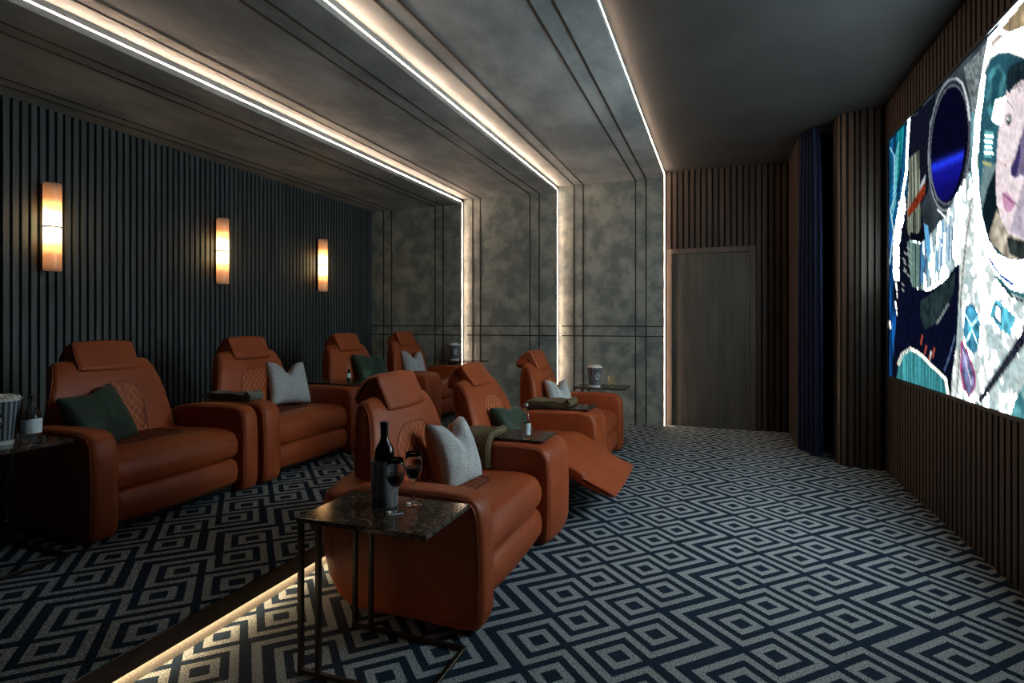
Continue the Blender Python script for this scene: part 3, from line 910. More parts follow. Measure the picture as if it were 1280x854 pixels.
# ------------------------------------------------------------------ recliners
RX = 0.0
def recliner(xf, yc, z0, near, far, label, group, inner=0.405, reclined=False, name='recliner'):
    """near / far: outer y of each arm (None = the neighbour's wide console serves)."""
    t = thing(name, (xf - .45, yc, z0), label, 'recliner', group)
    yi0, yi1 = yc - inner, yc + inner
    def W(b):
        b.v = [(x + xf, y, z + z0) for x, y, z in b.v]
        return b
    def tubes(pipes, r, name, mat, parent, zmin=None):
        for p in pipes:
            b = MB(); b.tube(p, r, 5, True)
            W(b).build(name, mat, parent, smooth=True)
    # rear shell: lofted tub behind the seat
    ya = near if near is not None else yi0
    yb = far if far is not None else yi1
    hw = (yb - ya) / 2; ym = (ya + yb) / 2
    lev = [(.012, -.70, .93), (.05, -.79, .97), (.12, -.88, .99), (.22, -.925, 1.0), (.34, -.945, 1.0), (.42, -.93, 1.0), (.460, -.905, .995), (.488, -.87, .97), (.497, -.82, .93)]
    vs = []; fs = []; m = 40
    for (z, xb, s) in lev:
        for k in range(m + 1):
            a = PI * k / m - PI / 2
            ca, sa = math.cos(a), math.sin(a)
            n_ = 2.6
            yy = ym + hw * s * .995 * (abs(sa) ** (2 / n_)) * (1 if sa >= 0 else -1)
            xx = -.66 + (xb + .66) * (abs(ca) ** (2 / 2.3))
            vs.append((xx, yy, z))
    for i in range(len(lev) - 1):
        for k in range(m):
            fs.append((i * (m + 1) + k, i * (m + 1) + k + 1, (i + 1) * (m + 1) + k + 1, (i + 1) * (m + 1) + k))
    L_ = len(lev) - 1
    fs.append(tuple(reversed(range(m + 1)))); fs.append(tuple(L_ * (m + 1) + k for k in range(m + 1)))
    for i in range(L_):
        fs.append((i * (m + 1), (i + 1) * (m + 1), (i + 1) * (m + 1) + m, i * (m + 1) + m))
    b = MB(); b.add(vs, fs)
    W(b).build('rear_shell', M['leather'], t, smooth=True, auto=50)
    # arms
    arm = [(0.0, .06), (.006, .15), (.006, .30), (0.0, .43), (-.012, .495), (-.045, .536), (-.11, .551), (-.30, .553), (-.50, .545), (-.62, .52),
           (-.70, .46), (-.72, .30), (-.66, .06), (-.60, .015), (-.30, .012), (-.03, .012)]
    for (a, c) in ((near, yi0), (yi1, far)):
        if a is None or c is None:
            continue
        w = c - a
        b, pipes, _, _ = slab(arm, a, c, R=min(.030, w * .42), bulge=0.008 if w < .25 else 0.03, pipe=.002, bz=.3 if w < .25 else .1)
        ar = W(b).build('armrest', M['leather'], t, smooth=True, auto=60)
        tubes(pipes, .0022, 'piping', M['piping'], ar)
    # seat
    seat = [(-.70, .25), (-.70, .385), (-.62, .405), (-.45, .405), (-.25, .412), (-.13, .408), (-.065, .385), (-.035, .335), (-.032, .285), (-.055, .238), (-.12, .222), (-.4, .22)]
    b, pipes, _, top = slab(seat, yi0 + .003, yi1 - .003, R=.03, bulge=.010, pipe=.0015)
    so = W(b).build('seat', M['leather'], t, smooth=True)
    # seat quilting
    b = MB()
    qx0, qx1, qh = -.60, -.24, .21
    def inq(x, s):
        r = .09
        if x > qx1 - r and abs(s) > qh - r:
            return math.hypot(x - (qx1 - r), abs(s) - (qh - r)) < r
        return qx0 <= x <= qx1 and abs(s) <= qh
    def runs(fn, inside, n=60):
        run = []
        for i in range(n + 1):
            q = fn(i / n)
            if inside(*q):
                run.append(q)
            else:
                if len(run) > 1:
                    yield run
                run = []
        if len(run) > 1:
            yield run
    stepq = .052
    for sg in (-1, 1):
        for k in range(-16, 17):
            f = lambda t, sg=sg, k=k: (qx0 - .02 + t * .42, sg * ((t * .42) * .75) + k * stepq)
            for r in runs(f, inq):
                b.tube([top(x, s, .0006) for x, s in r], .0015, 4)
    outl = [(qx0, -qh), (qx1 - .09, -qh)] + [(qx1 - .09 + .09 * math.sin(a), -qh + .09 - .09 * math.cos(a)) for a in np.linspace(0, PI / 2, 7)] + \
           [(qx1 - .09 + .09 * math.cos(a), qh - .09 + .09 * math.sin(a)) for a in np.linspace(0, PI / 2, 7)] + [(qx0, qh)]
    b.tube([top(x, s, .0006) for x, s in outl], .0028, 5)
    W(b).build('stitching', M['seat_thread'], so, smooth=True)
    # front cushion / legrest
    if not reclined:
        low = [(-.20, .215), (-.08, .222), (-.045, .205), (-.028, .150), (-.034, .095), (-.06, .062), (-.12, .055), (-.22, .06)]
        b, pipes, _, _ = slab(low, yi0 + .004, yi1 - .004, R=.035, bulge=.012, pipe=.0015)
        W(b).build('front_cushion', M['leather'], t, smooth=True)
        b = MB(); b.box(-.6, -.09, yi0 + .01, yi1 - .01, .012, .2)
        W(b).build('base', M['black'], t, bevel=.01)
    else:
        up = [(-.20, .395), (-.10, .392), (.0, .356), (.085, .306), (.100, .285), (.085, .235), (.0, .262), (-.10, .275), (-.20, .28)]
        b, pipes, _, _ = slab(up, yi0 + .012, yi1 - .012, R=.025, bulge=.010, pipe=.0015)
        W(b).build('legrest', M['leather'], t, smooth=True)
        dn = [(.085, .284), (.13, .262), (.20, .232), (.285, .196), (.292, .182), (.275, .170), (.19, .190), (.12, .215), (.08, .235)]
        b, pipes, _, _ = slab(dn, yi0 + .012, yi1 - .012, R=.018, bulge=.006, pipe=.0015)
        W(b).build('legrest_flap', M['leather'], t, smooth=True)
        b = MB(); b.box(-.6, -.10, yi0 + .01, yi1 - .01, .012, .2)
        for yy in (yi0 + .12, yi1 - .12):
            b.tube([(-.15, yy, .16), (.05, yy, .20), (.16, yy, .20)], .010, 6)
        W(b).build('base', M['black'], t)
    # backrest
    rot = math.radians(12.4) if reclined else 0.0
    def xf_(x, z):
        px, pz = -.60, .38
        dx, dz = x - px, z - pz
        return (px + dx * math.cos(rot) - dz * math.sin(rot), pz + dx * math.sin(rot) + dz * math.cos(rot))
    bk = [(-.560, .36), (-.592, .46), (-.612, .58), (-.632, .70), (-.665, .80), (-.700, .850), (-.735, .860), (-.762, .840),
          (-.780, .78), (-.790, .66), (-.785, .50), (-.76, .38), (-.68, .33)]
    def wf_(z, x):
        t_ = min(1, max(0, (-.60 - x) / .185))
        f = wz_(z)
        return f * (1 - t_) + min(f, .71) * t_
    def wz_(z):
        pts = [(.30, .99), (.45, .98), (.58, .945), (.68, .895), (.76, .845), (.82, .80), (.87, .74)]
        for (z0_, w0), (z1_, w1) in zip(pts[:-1], pts[1:]):
            if z <= z1_:
                t_ = max(0, (z - z0_) / (z1_ - z0_)); return w0 + (w1 - w0) * t_
        return pts[-1][1]
    b, pipes, surf, _ = slab(bk, yi0 + .005, yi1 - .005, R=.032, bulge=.022, wfun=wf_, mid=14, xform=xf_, pipe=.002)
    bo = W(b).build('backrest', M['leather'], t, smooth=True)
    tubes(pipes, .0025, 'piping', M['piping'], bo)
    # quilted arch with thread
    z_lo, z_hi, ah = .40, .725, .175
    def inb(z, s):
        r = .12
        if z > z_hi - r and abs(s) > ah - r:
            return math.hypot(z - (z_hi - r), abs(s) - (ah - r)) < r
        return z_lo <= z <= z_hi and abs(s) <= ah
    b = MB()
    for sg in (-1, 1):
        for k in range(-12, 13):
            f = lambda t, sg=sg, k=k: (z_lo + t * .38, sg * (t * .38) * .72 + k * .047)
            for r in runs(f, inb):
                b.tube([surf(z, s, .0008) for z, s in r], .0013, 4)
    W(b).build('stitching', M['thread'], bo, smooth=True)
    b = MB()
    outl = [(z_lo, -ah), (z_hi - .12, -ah)] + [(z_hi - .12 + .12 * math.sin(a), -ah + .12 - .12 * math.cos(a)) for a in np.linspace(0, PI / 2, 8)] + \
           [(z_hi - .12 + .12 * math.cos(a), ah - .12 + .12 * math.sin(a)) for a in np.linspace(0, PI / 2, 8)] + [(z_lo, ah)]
    b.tube([surf(z, s, .0004) for z, s in outl], .0018, 5)
    W(b).build('quilt_seam', M['seat_thread'], bo, smooth=True)
    # headrest: front pad and rounded rear piece
    hp = [(-.640, .822), (-.660, .868), (-.690, .930), (-.708, .968), (-.722, .978), (-.748, .968), (-.752, .945), (-.705, .840), (-.690, .812), (-.655, .806)]
    b, pipes, _, _ = slab(hp, yc - .185, yc + .185, R=.018, bulge=.010, xform=xf_, pipe=.002)
    ho = W(b).build('headrest', M['leather'], t, smooth=True)
    tubes(pipes, .0022, 'piping', M['piping'], ho)
    hb = [(-.70, .825), (-.735, .90), (-.768, .966), (-.80, .955), (-.835, .915), (-.862, .865), (-.855, .835), (-.80, .825)]
    b, pipes, _, _ = slab(hb, yc - .178, yc + .178, R=.03, bulge=.012, xform=xf_)
    W(b).build('headrest_back', M['leather'], ho, smooth=True)
    return t

FX, BX = -.89, -2.88
G1, G2 = 'leather recliners of the front row', 'leather recliners of the back row'
recliner(FX, 2.62, 0, 2.07, 3.455, 'orange leather recliner beside the marble table with the wine, nearest the camera', G1)
recliner(FX, 3.87, 0, None, 4.67, 'orange leather recliner tilted back with its legrest raised, middle of the front row', G1, reclined=True)
recliner(FX, 5.08, 0, None, 5.60, 'orange leather recliner at the far end of the front row, by the cut glass', G1)
recliner(BX, 2.455, PZ, 1.91, 2.985, 'orange leather recliner with a green cushion, nearest the camera on the platform', G2)
recliner(BX, 3.60, PZ, 3.035, 4.48, 'orange leather recliner with a grey cushion and a grey-green throw on its near arm', G2)
recliner(BX, 4.90, PZ, None, 5.635, 'orange leather recliner with a green cushion behind the small green bottle, third on the platform', G2)
recliner(BX, 6.05, PZ, None, 6.57, 'orange leather recliner with a grey cushion at the far end of the platform', G2)

# ------------------------------------------------------------------ tables and trays
def side_table(x0, x1, y0, y1, z0, h, label, name='side_table'):
    t = thing(name, ((x0 + x1) / 2, (y0 + y1) / 2, z0), label, 'side table', 'c-shaped marble side tables')
    b = MB(); b.box(x0, x1, y0, y1, z0 + h - .018, z0 + h)
    b.build('table_top', M['marble'], t, bevel=.003)
    w = .009
    b = MB()
    for (xa, xb) in ((x0 + .002, x1 - .01),):
        for yy in (y0 + .012, y1 - .012):
            b.box(xa, xb, yy - w, yy + w, z0 + .001, z0 + .015)
    b.box(x1 - .026, x1 - .01, y0 + .012, y1 - .012, z0 + .001, z0 + .015)
    b.build('base_frame', M['bronze'], t, bevel=.0015, seg=1)
    for yy in (y0 + .012, y1 - .012):
        for xx in (x0 + .012, x0 + .088):
            b = MB(); b.box(xx - w, xx + w, yy - w, yy + w, z0 + .014, z0 + h - .017)
            b.build('leg', M['bronze'], t, bevel=.0015, seg=1)
    return t
TH = .555
t0 = side_table(-1.415, -.895, 1.640, 1.985, 0, TH, 'small marble-topped side table holding the wine bottle and two glasses, beside the nearest recliner')
dup(t0, (-3.115, 1.640, PZ), 'small marble-topped side table at the left edge, on the platform, holding popcorn and a bottle')
dup(t0, (-1.135, 5.795, .034), 'small marble-topped side table against the far wall, holding popcorn and a cut glass')
bpy.data.objects[t0.name]
side_table(-3.40, -2.83, 6.585, 6.865, PZ, .60, 'marble-topped side table at the far end of the platform under a popcorn bucket')

def tray(x0, x1, y0, y1, z, label):
    b = MB(); b.box(x0, x1, y0, y1, z, z + .012)
    o = b.build('marble_tray', M['marble'], origin=((x0 + x1) / 2, (y0 + y1) / 2, z), bevel=.003)
    return tag(o, label, 'tray', 'marble trays on the wide armrests')
def tray_z(z0): return z0 + .594
tray(-1.46, -.945, 3.10, 3.39, .5575, 'dark marble tray on the wide arm beside the nearest front-row recliner, under a clear bottle')
tray(-1.50, -.945, 4.33, 4.61, .5575, 'dark marble tray on the wide arm of the reclined seat, under a rolled brown throw')
tray(-3.46, -2.94, 4.10, 4.40, PZ + .5575, 'dark marble tray on the wide platform-row arm, under a small green bottle')

# ------------------------------------------------------------------ cushions
def cushion(center, yaw, lean, w, h, T, label, mat, dent=0.0, roll=0.0, back=None, group=None):
    yaw, lean, roll = map(math.radians, (yaw, lean, roll))
    n_ = Vector((math.cos(yaw) * math.cos(lean), math.sin(yaw) * math.cos(lean), math.sin(lean)))
    r_ = Vector((-math.sin(yaw), math.cos(yaw), 0))
    u_ = n_.cross(r_)
    if roll:
        r2 = r_ * math.cos(roll) + u_ * math.sin(roll); u2 = -r_ * math.sin(roll) + u_ * math.cos(roll)
        r_, u_ = r2, u2
    n = 30; vs = []; fs = []; C = Vector(center)
    rr = random.Random(int(abs(center[1]) * 100))
    ph = [rr.random() * 6 for _ in range(4)]
    for side in (1, -1):
        for j in range(n + 1):
            for i in range(n + 1):
                a = -1 + 2 * i / n; c = -1 + 2 * j / n
                # pulled-in sides, long corner ears
                pin = .10
                x = a * (1 - pin * (1 - a * a) * 0 - pin * (1 - abs(c)) ** .7 * 0)
                x = a * (1 - .09 * (1 - c * c))
                y = c * (1 - .09 * (1 - a * a))
                th = (max(0, 1 - a * a) ** .5) * (max(0, 1 - c * c) ** .5)
                th = th ** .62 * (1 - .18 * a * a * c * c)
                if dent:
                    k = math.exp(-(a / .36) ** 2)
                    top_ = max(0, (c + 1) / 2) ** 1.6
                    y -= dent * 2 * k * top_
                    th *= 1 - .25 * k * top_
                    x *= 1 - .06 * top_
                    th += 0.12 * math.exp(-((abs(a) - .42) / .2) ** 2) * top_ * (1 - c * c)
                wr = .02 * math.sin(9 * a + 3 * c + ph[0]) * math.sin(7 * c - 4 * a + ph[1]) * (1 - a * a) * (1 - c * c)
                p = C + r_ * (x * w / 2) + u_ * (y * h / 2) + n_ * (side * (th * T / 2 + wr * T))
                vs.append(p)
    m = (n + 1) ** 2
    for s in (0, 1):
        for j in range(n):
            for i in range(n):
                a = s * m + j * (n + 1) + i
                fs.append((a, a + 1, a + n + 2, a + n + 1))
    b = MB(); b.add(vs, fs)
    me = b.mesh('cushion')
    bm = bmesh.new(); bm.from_mesh(me)
    bmesh.ops.remove_doubles(bm, verts=bm.verts, dist=.0005)
    bmesh.ops.recalc_face_normals(bm, faces=bm.faces)
    bm.to_mesh(me); bm.free()
    org = (center[0], center[1], center[2] - h / 2)
    if back is not None:
        me.materials.append(mat); me.materials.append(back)
        for p in me.polygons:
            if (p.center - C).dot(n_) < -0.004:
                p.material_index = 1
    o = finish('cushion', me, mat, None, org, True)
    tag(o, label, 'cushion', group)
    return o
GC = 'grey boucle cushions'; GG = 'green velvet cushions'
cushion((-1.33, 2.745, .548), -8, 20, .345, .37, .19, 'pale grey cushion with a dented top on the recliner nearest the wine table', M['grey_fabric'], .24, 0, back=M['tan_fabric'], group=GC)
cushion((-3.405, 3.85, PZ + .590), -14, 22, .38, .38, .15, 'pale grey cushion with a dented top on the platform recliner below the middle sconce', M['grey_fabric'], .24, -4, back=M['tan_fabric'], group=GC)
cushion((-3.40, 5.93, PZ + .590), -18, 22, .33, .36, .15, 'pale grey cushion on the farthest platform recliner, nearly hidden by its arm', M['grey_fabric'], .24, -4, back=M['tan_fabric'], group=GC)
cushion((-1.36, 4.97, .565), -22, 22, .31, .34, .15, 'pale grey cushion on the far front-row recliner behind the brown throw', M['grey_fabric'], .24, -4, back=M['tan_fabric'], group=GC)
cushion((-3.36, 2.27, PZ + .545), 16, 24, .43, .36, .16, 'dark green velvet cushion on the platform recliner at the left', M['green'], .05, 6, group=GG)
cushion((-3.37, 5.02, PZ + .600), -6, 24, .46, .36, .16, 'dark green velvet cushion behind the small green bottle', M['green'], .05, -3, group=GG)
cushion((-1.40, 3.86, .50), -8, 34, .40, .31, .15, 'dark green velvet cushion on the reclined front-row seat', M['green'], .05, -6, group=GG)

# ------------------------------------------------------------------ throws
def throw(xs, xe, path, label, mat, layers=3, r=.036, fringe=True):
    """folded blanket: rolled edge at x=xe, flat tail back to x=xs; carried along path (y,z,normal)."""
    prof = []
    turns = 1.6
    for k in range(34):
        a = -PI / 2 + 2 * PI * turns * (1 - k / 33.0)
        rr = .010 + (r - .010) * (k / 33.0)
        prof.append((xe - r + rr * math.cos(a), r + rr * math.sin(a)))
    prof = prof[:]                                   # ends at the bottom, tail goes back along the arm
    cx = xe - r
    tail = [(cx - (cx - xs) * k / 14.0, .003 + .003 * math.sin(k * 1.3)) for k in range(1, 15)]
    lay = [prof + tail]
    for q in range(1, layers + 1):
        hgt = .013 * q
        pts = [(xs + .01 * q + (xe - 2 * r - .012 * 0 - xs) * k / 12.0, hgt + .004 * math.sin(k * 1.1 + q * 2)) for k in range(13)]
        for a in np.linspace(0, PI * .62, 9)[1:]:
            pts.append((xe - r + (r + .007 + .001 * q) * -math.cos(a), hgt * .25 + r + (r + .007 - .004 * (layers - q)) * math.sin(a)) if False else
                       (xe - 2 * r + (r * 1.15) * math.sin(a) * 1.0, hgt + (2 * r - hgt + .004 * q) * (1 - math.cos(a)) * .5 / .85))
        lay.append(pts)
    b = MB(); th = .004
    for pts in lay:
        m = len(pts); npath = len(path)
        vs = []; fs = []
        for (y, z, ny, nz_) in path:
            for sgn in (1, -1):
                for i, (x, h) in enumerate(pts):
                    a = pts[max(i - 1, 0)]; c = pts[min(i + 1, m - 1)]
                    tx, tz = c[0] - a[0], c[1] - a[1]; l = math.hypot(tx, tz) + 1e-9
                    xx = x - tz / l * th * sgn; hh = max(.0, h + tx / l * th * sgn)
                    vs.append((xx, y + ny * hh, z + nz_ * hh))
        s = 2 * m
        for p in range(npath - 1):
            for i in range(m - 1):
                a = p * s + i
                fs.append((a, a + 1, a + s + 1, a + s))
                a2 = a + m
                fs.append((a2, a2 + s, a2 + s + 1, a2 + 1))
            for i in (0, m - 1):
                a = p * s + i
                fs.append((a, a + s, a + s + m, a + m))
        for p in (0, npath - 1):
            for i in range(m - 1):
                a = p * s + i
                fs.append((a, a + 1, a + m + 1, a + m))
        b.add(vs, fs)
    y0, z0 = path[0][0], path[0][1]
    t = thing('throw_blanket', ((xs + xe) / 2, path[len(path) // 2][0], max(p[1] for p in path)), label, 'blanket')
    b.build('folds', mat, t, smooth=True, auto=50)
    if fringe:
        b = MB(); rr = random.Random(3)
        for (y, z, ny, nz_), dirn in ((path[0], -1), (path[-1], 1)):
            for k in range(48):
                x = xs + (xe - xs) * k / 47.0
                hh = .006 + .03 * rr.random()
                ty, tz = -nz_ * dirn * -1, ny * dirn * -1
                # tangent pointing off the end of the cloth
                ty, tz = (nz_ * dirn, -ny * dirn)
                p0 = Vector((x, y + ny * hh, z + nz_ * hh))
                ln = .018 + .012 * rr.random()
                p1 = p0 + Vector((rr.uniform(-.006, .006), ty * ln, tz * ln + (-.006 if nz_ > .5 else 0)))
                if nz_ > .5 and p1.z < z + .002:
                    p1.z = z + .002
                b.tube([p0, (p0 + p1) / 2 + Vector((rr.uniform(-.003, .003), 0, .002)), p1], .0013, 3)
        f = b.build('fringe', mat, t)
        f['kind'] = 'stuff'
    return t
def flat(y0, y1, z, n=6, wav=.0):
    return [(y0 + (y1 - y0) * k / n, z + wav * math.sin(k * 2.1), 0, 1) for k in range(n + 1)]
# over the first wide arm: along the top, then hanging down its inner side towards the seat
zt = .5705
dr_ = []
for k in range(5):
    dr_.append((3.27 - .15 * k / 4, zt, 0, 1))
for a in np.linspace(0, PI / 2, 7)[1:]:
    dr_.append((3.075 - .055 * math.sin(a), zt - .055 + .055 * math.cos(a), -math.sin(a), math.cos(a)))
dr_ += [(3.020, zt - .085, -1, 0), (3.020, zt - .115, -1, 0), (3.021, zt - .150, -1, 0)]
throw(-1.47, -1.225, dr_, 'olive-brown fringed throw hanging over the wide arm beside the nearest front-row recliner', M['throw_brown'], r=.022, layers=2)
throw(-1.49, -1.10, flat(4.345, 4.60, .5705), 'olive-brown throw folded on the marble tray of the reclined seat', M['throw_brown'], r=.030)
throw(-3.46, -3.02, flat(3.05, 3.175, PZ + .558), 'grey-green throw folded on the near arm of the second platform recliner', M['throw_grey'], r=.030, fringe=False)

# ------------------------------------------------------------------ wine, glasses, bottles
TZ = TH + .0005
def lathe_obj(name, prof, c, mat, parent, n=32, smooth=True, auto=35, cap=True):
    b = MB(); b.lathe(prof, c, n, cap)
    return b.build(name, mat, parent, smooth=smooth, auto=auto)
cx, cy = -1.196, 1.868
t = thing('wine_cooler', (cx, cy, TZ), 'grey stone wine cooler with the dark bottle in it on the nearest marble table', 'wine cooler')
lathe_obj('cylinder_body', [(.049, 0), (.0505, .003), (.0505, .168), (.049, .171), (.044, .171), (.043, .168), (.043, .012), (0.001, .010)], (cx, cy, TZ), M['stone'], t)
t = thing('wine_bottle', (cx, cy, TZ + .0125), 'dark unlabelled wine bottle standing in the grey stone cooler', 'bottle')
lathe_obj('bottle_body', [(.030, 0), (.037, .004), (.0375, .01), (.0375, .168), (.0365, .190), (.031, .208), (.021, .224), (.0150, .240), (.0140, .262), (.0138, .285), (.0155, .287), (.0155, .296), (.013, .298)],
          (cx, cy, TZ + .0125), M['bottle_black'], t)
lathe_obj('foil_capsule', [(.0156, .232), (.0146, .245), (.0150, .283), (.0166, .285), (.0166, .300), (.0158, .302), (.001, .302)], (cx, cy, TZ + .0125), M['foil'], t)

def wine_glass(x, y, label):
    t = thing('wine_glass', (x, y, TZ), label, 'wine glass', 'glasses of red wine')
    outer = [(.034, 0), (.0345, .0015), (.020, .004), (.0055, .009), (.0042, .02), (.0040, .080), (.0050, .088), (.014, .096), (.026, .110),
             (.0325, .128), (.0340, .145), (.0325, .170), (.0285, .196)]
    inner = [(.0276, .1962), (.0316, .170), (.0330, .145), (.0315, .129), (.0250, .1115), (.013, .098), (.001, .094)]
    lathe_obj('glass_body', outer + inner, (x, y, TZ), M['glass'], t, 40, auto=None)
    lathe_obj('wine', [(.001, .0945), (.0122, .0985), (.0243, .1118), (.0307, .1292), (.0320, .1400), (.001, .1401)], (x, y, TZ), M['wine'], t, 36)
    return t
w0 = wine_glass(-1.110, 1.805, 'glass of red wine nearest the camera, beside the stone cooler')
dup(w0, (-1.098, 1.915, TZ), 'glass of red wine behind the other glass, next to the recliner arm')

def spirit_bottle(x, y, z, s, label, glass, liquid=None, lab=(.03, .09), name='bottle', cap='white_label', H=.2, R_=.036):
    t = thing(name, (x, y, z), label, 'bottle')
    P = [(R_ * .9, 0), (R_, .006), (R_, H * .56), (R_ * .85, H * .64), (R_ * .45, H * .74), (R_ * .36, H * .80), (R_ * .36, H * .93)]
    lathe_obj('bottle_body', P + [(R_ * .30, H * .93), (R_ * .30, H * .80), (R_ * .38, H * .745), (R_ * .78, H * .635), (R_ * .93, H * .55), (R_ * .93, .010), (.001, .009)],
              (x, y, z), M[glass], t, 30, auto=30)
    lathe_obj('label', [(R_ * 1.012, H * lab[0]), (R_ * 1.015, H * lab[0] + .001), (R_ * 1.015, H * lab[1]), (R_ * 1.012, H * lab[1])], (x, y, z), M['white_label'], t, 30, cap=False)
    lathe_obj('cap', [(R_ * .42, H * .925), (R_ * .42, H * .995), (R_ * .38, H), (.001, H)], (x, y, z), M[cap], t, 20)
    return t
spirit_bottle(-2.945, 1.69, PZ + TH + .0006, 1, 'clear glass bottle with a pale label on the left marble table', 'glass', lab=(.20, .50), name='spirit_bottle', cap='foil', H=.215, R_=.038)
spirit_bottle(-1.055, 3.135, .5700, 1, 'clear glass bottle with a pale label on the front-row arm tray', 'glass', lab=(.12, .45), name='spirit_bottle', cap='white_label', H=.205, R_=.026)
spirit_bottle(-3.125, 4.30, PZ + .5700, 1, 'small green glass bottle with white labels on the platform-row arm tray', 'green_glass', lab=(.25, .62), name='small_bottle', cap='white_label', H=.12, R_=.019)

# cut glass tumbler
def tumbler(x, y, z, label):
    t = thing('cut_glass', (x, y, z), label, 'glass')
    lathe_obj('glass_body', [(.030, 0), (.031, .004), (.030, .012), (.034, .125), (.0325, .125), (.028, .016), (.001, .012)], (x, y, z), M['glass'], t, 28)
    b = MB()
    for k in range(10):
        for s in (-1, 1):
            pts = []
            for j in range(9):
                h = .02 + .095 * j / 8; a = 2 * PI * k / 10 + s * j * .16
                r = .0305 + .0035 * (h / .125) + .0002
                pts.append((x + r * math.cos(a), y + r * math.sin(a), z + h))
            b.tube(pts, .0012, 4)
    b.build('gilded_pattern', M['amber_solid'], t)
    return t
M['amber_solid'] = mat_noise('gilding', (0.55, 0.36, 0.13), (0.75, 0.52, 0.22), 0.3, 30, metallic=0.8)
tumbler(-1.030, 5.74, .5895, 'tall cut glass with a gilded lattice on the far side table')

# ------------------------------------------------------------------ popcorn buckets
def mat_stripes():
    m, nt, b = new_mat('striped card')
    X.nt = nt
    tc = N(nt, 'ShaderNodeTexCoord'); sp = N(nt, 'ShaderNodeSeparateXYZ')
    nt.links.new(tc.outputs['Object'], sp.inputs[0])
    a = X.m('ARCTAN2', X(sp.outputs[1]), X(sp.outputs[0])) * (22 / (2 * PI))
    f = X.m('FRACT', a + 50)
    st = f.gt(.42) * X(sp.outputs[2]).gt(.022)
    mx = N(nt, 'ShaderNodeMix'); mx.data_type = 'RGBA'
    mx.inputs[6].default_value = (0.24, 0.27, 0.30, 1); mx.inputs[7].default_value = (0.022, 0.030, 0.045, 1)
    nt.links.new(st.v, mx.inputs[0]); nt.links.new(mx.outputs[2], b.inputs['Base Color'])
    b.inputs['Roughness'].default_value = .5
    return m
M['stripes'] = mat_stripes()
def text_polys(body, size):
    cu = bpy.data.curves.new('txt', 'FONT'); cu.body = body; cu.size = size; cu.align_x = 'CENTER'; cu.align_y = 'CENTER'
    cu.resolution_u = 3; cu.offset = .0012
    o = bpy.data.objects.new('txt', cu); COL.objects.link(o)
    dg = bpy.context.evaluated_depsgraph_get(); dg.update()
    me = bpy.data.meshes.new_from_object(o.evaluated_get(dg))
    bm = bmesh.new(); bm.from_mesh(me)
    bmesh.ops.triangulate(bm, faces=bm.faces)
    bmesh.ops.subdivide_edges(bm, edges=[e for e in bm.edges if e.calc_length() > .008], cuts=2)
    bm.to_mesh(me); bm.free()
    bpy.data.objects.remove(o)
    vs = [tuple(v.co) for v in me.vertices]; fs = [tuple(p.vertices) for p in me.polygons]
    bpy.data.meshes.remove(me)
    return vs, fs
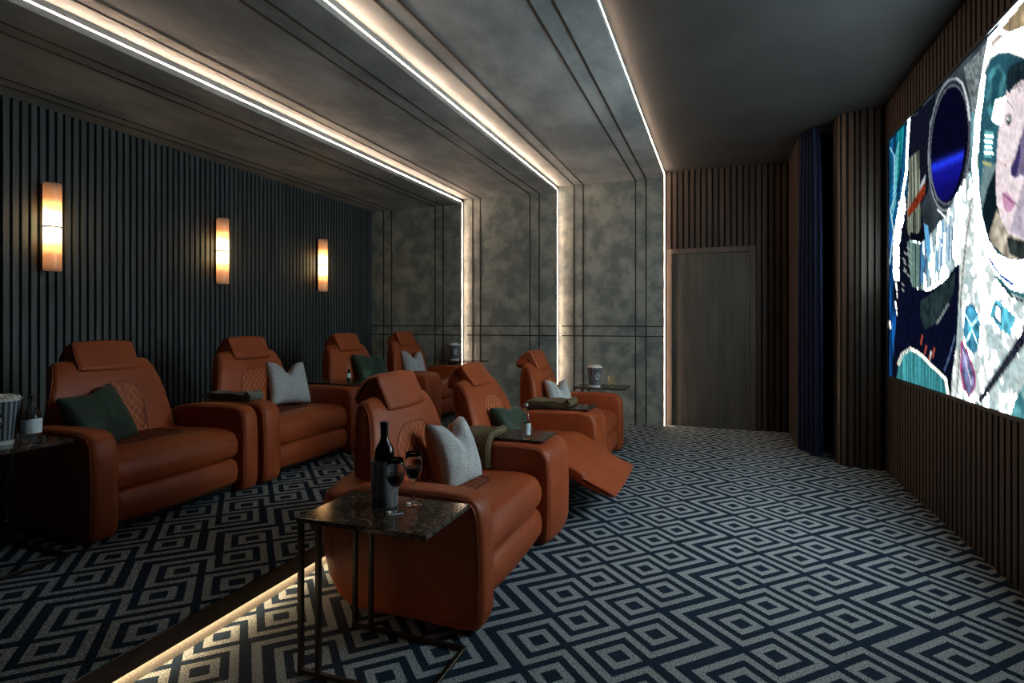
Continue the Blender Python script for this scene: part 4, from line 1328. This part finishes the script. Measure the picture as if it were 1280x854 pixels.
def bucket(x, y, z, label):
    t = thing('popcorn_bucket', (x, y, z), label, 'popcorn bucket', 'striped popcorn buckets')
    H, r0, r1 = .20, .055, .075
    rad = lambda h: r0 + (r1 - r0) * h / H
    lathe_obj('bucket_body', [(r0 - .003, 0), (r0, .003), (r1, H), (r1 + .003, H), (r1 + .003, H - .004), (r1, H), (r1 - .003, H), (r0 - .002, .012), (.001, .012)],
              (x, y, z), M['stripes'], t, 44, auto=30)
    lathe_obj('rim', [(r1 + .001, H - .006), (r1 + .004, H - .004), (r1 + .004, H + .002), (r1 - .002, H + .002), (r1 - .003, H - .004)], (x, y, z), M['cream_rim'], t, 40, cap=False)
    lathe_obj('base_rim', [(r0 + .0020, 0.0), (r0 + .0036, .016), (r0 + .0020, .017)], (x, y, z), M['cream_rim'], t, 40, cap=False)
    rr = random.Random(11); b = MB()
    for k in range(130):
        a = rr.random() * 2 * PI; q = math.sqrt(rr.random()) * (r1 - .008)
        zz = H - .008 + (1 - (q / r1) ** 2) * .018 + rr.random() * .008
        s = .006 + .004 * rr.random()
        c0 = (x + q * math.cos(a), y + q * math.sin(a), z + zz)
        b.lathe([(s * .3, -s), (s * .9, -s * .5), (s, 0), (s * .8, s * .6), (s * .2, s)], c0, 6)
    b.lathe([(.001, H - .012), (r1 - .004, H - .010), (r1 * .7, H + .004), (.001, H + .008)], (x, y, z), 24)
    p = b.build('popcorn', M['popcorn'], t, smooth=True); p['kind'] = 'stuff'
    # round badge with the word, facing the camera side (+x, -y) in local terms angle phi
    phi = math.radians(-52)
    def put(u, v, e):
        h = .112 + v; r = rad(h) + e; a = phi + u / r
        return (x + r * math.cos(a), y + r * math.sin(a), z + h)
    def disc(R0, R1, e, nm, mat):
        vs = []; fs = []
        nr, na = 6, 36
        for i in range(nr + 1):
            r = R0 + (R1 - R0) * i / nr
            for k in range(na):
                a = 2 * PI * k / na
                vs.append(put(r * math.cos(a), r * math.sin(a) * 1.12, e))
        for i in range(nr):
            for k in range(na):
                k2 = (k + 1) % na
                fs.append((i * na + k, i * na + k2, (i + 1) * na + k2, (i + 1) * na + k))
        b = MB(); b.add(vs, fs); return b.build(nm, mat, t)
    disc(.0005, .036, .0012, 'badge', M['cream_rim'])
    disc(.034, .040, .0020, 'badge_ring', M['foil'])
    b = MB()
    for body, v0, sz in (('POP', .014, .034), ('CORN', -.013, .028)):
        vs, fs = text_polys(body, sz)
        b.add([put(px, py * 1.1 + v0, .0026) for px, py, _ in vs], fs)
    b.build('lettering', M['foil'], t)
    return t
p0 = bucket(-3.028, 1.615, PZ + TH + .0006, 'striped popcorn bucket at the left edge, on the platform side table')
dup(p0, (-1.195, 5.72, .5895), 'striped popcorn bucket beside the gilded glass on the far front-row table', rotz=0)
dup(p0, (-3.245, 6.72, PZ + .6006), 'striped popcorn bucket behind the farthest platform recliner', rotz=0)

# ------------------------------------------------------------------ curtain
b = MB()
p0_, p1_ = Vector((0.700, 6.17)), Vector((0.845, 5.80))
n = 90; vs = []; fs = []
lv = [(0.02, 1.0), (.6, 1.0), (1.4, .97), (2.0, .93), (2.6, .84), (2.9, .74), (3.045, .66)]
for (z, wd_) in lv:
    for side in (0, 1):
        for k in range(n + 1):
            s = k / n
            q = p0_.lerp(p1_, .5 + (s - .5) * wd_)
            dn_ = (p1_ - p0_).normalized(); nn = Vector((dn_.y, -dn_.x))
            amp = .018 * (1.15 - .2 * math.cos(s * 3))
            off = amp * math.sin(s * 2 * PI * 5.0 + .3 * math.sin(z * 1.2)) + (.004 if side else 0)
            vs.append((q.x - nn.x * -off + .02, q.y - nn.y * -off, z))
m2 = 2 * (n + 1)
for i in range(len(lv) - 1):
    for side in (0, 1):
        for k in range(n):
            a = i * m2 + side * (n + 1) + k
            fs.append((a, a + 1, a + m2 + 1, a + m2))
    for k in (0, n):
        a = i * m2 + k
        fs.append((a, a + n + 1, a + n + 1 + m2, a + m2))
for i in (0, len(lv) - 1):
    for k in range(n):
        a = i * m2 + k
        fs.append((a, a + 1, a + n + 2, a + n + 1))
b.add(vs, fs)
o = b.build('curtain', M['curtain'], origin=(.8, 6.0, 0.02), smooth=True, auto=60)
tag(o, 'navy blue pleated curtain hanging from the ceiling beside the dark passage', 'curtain')
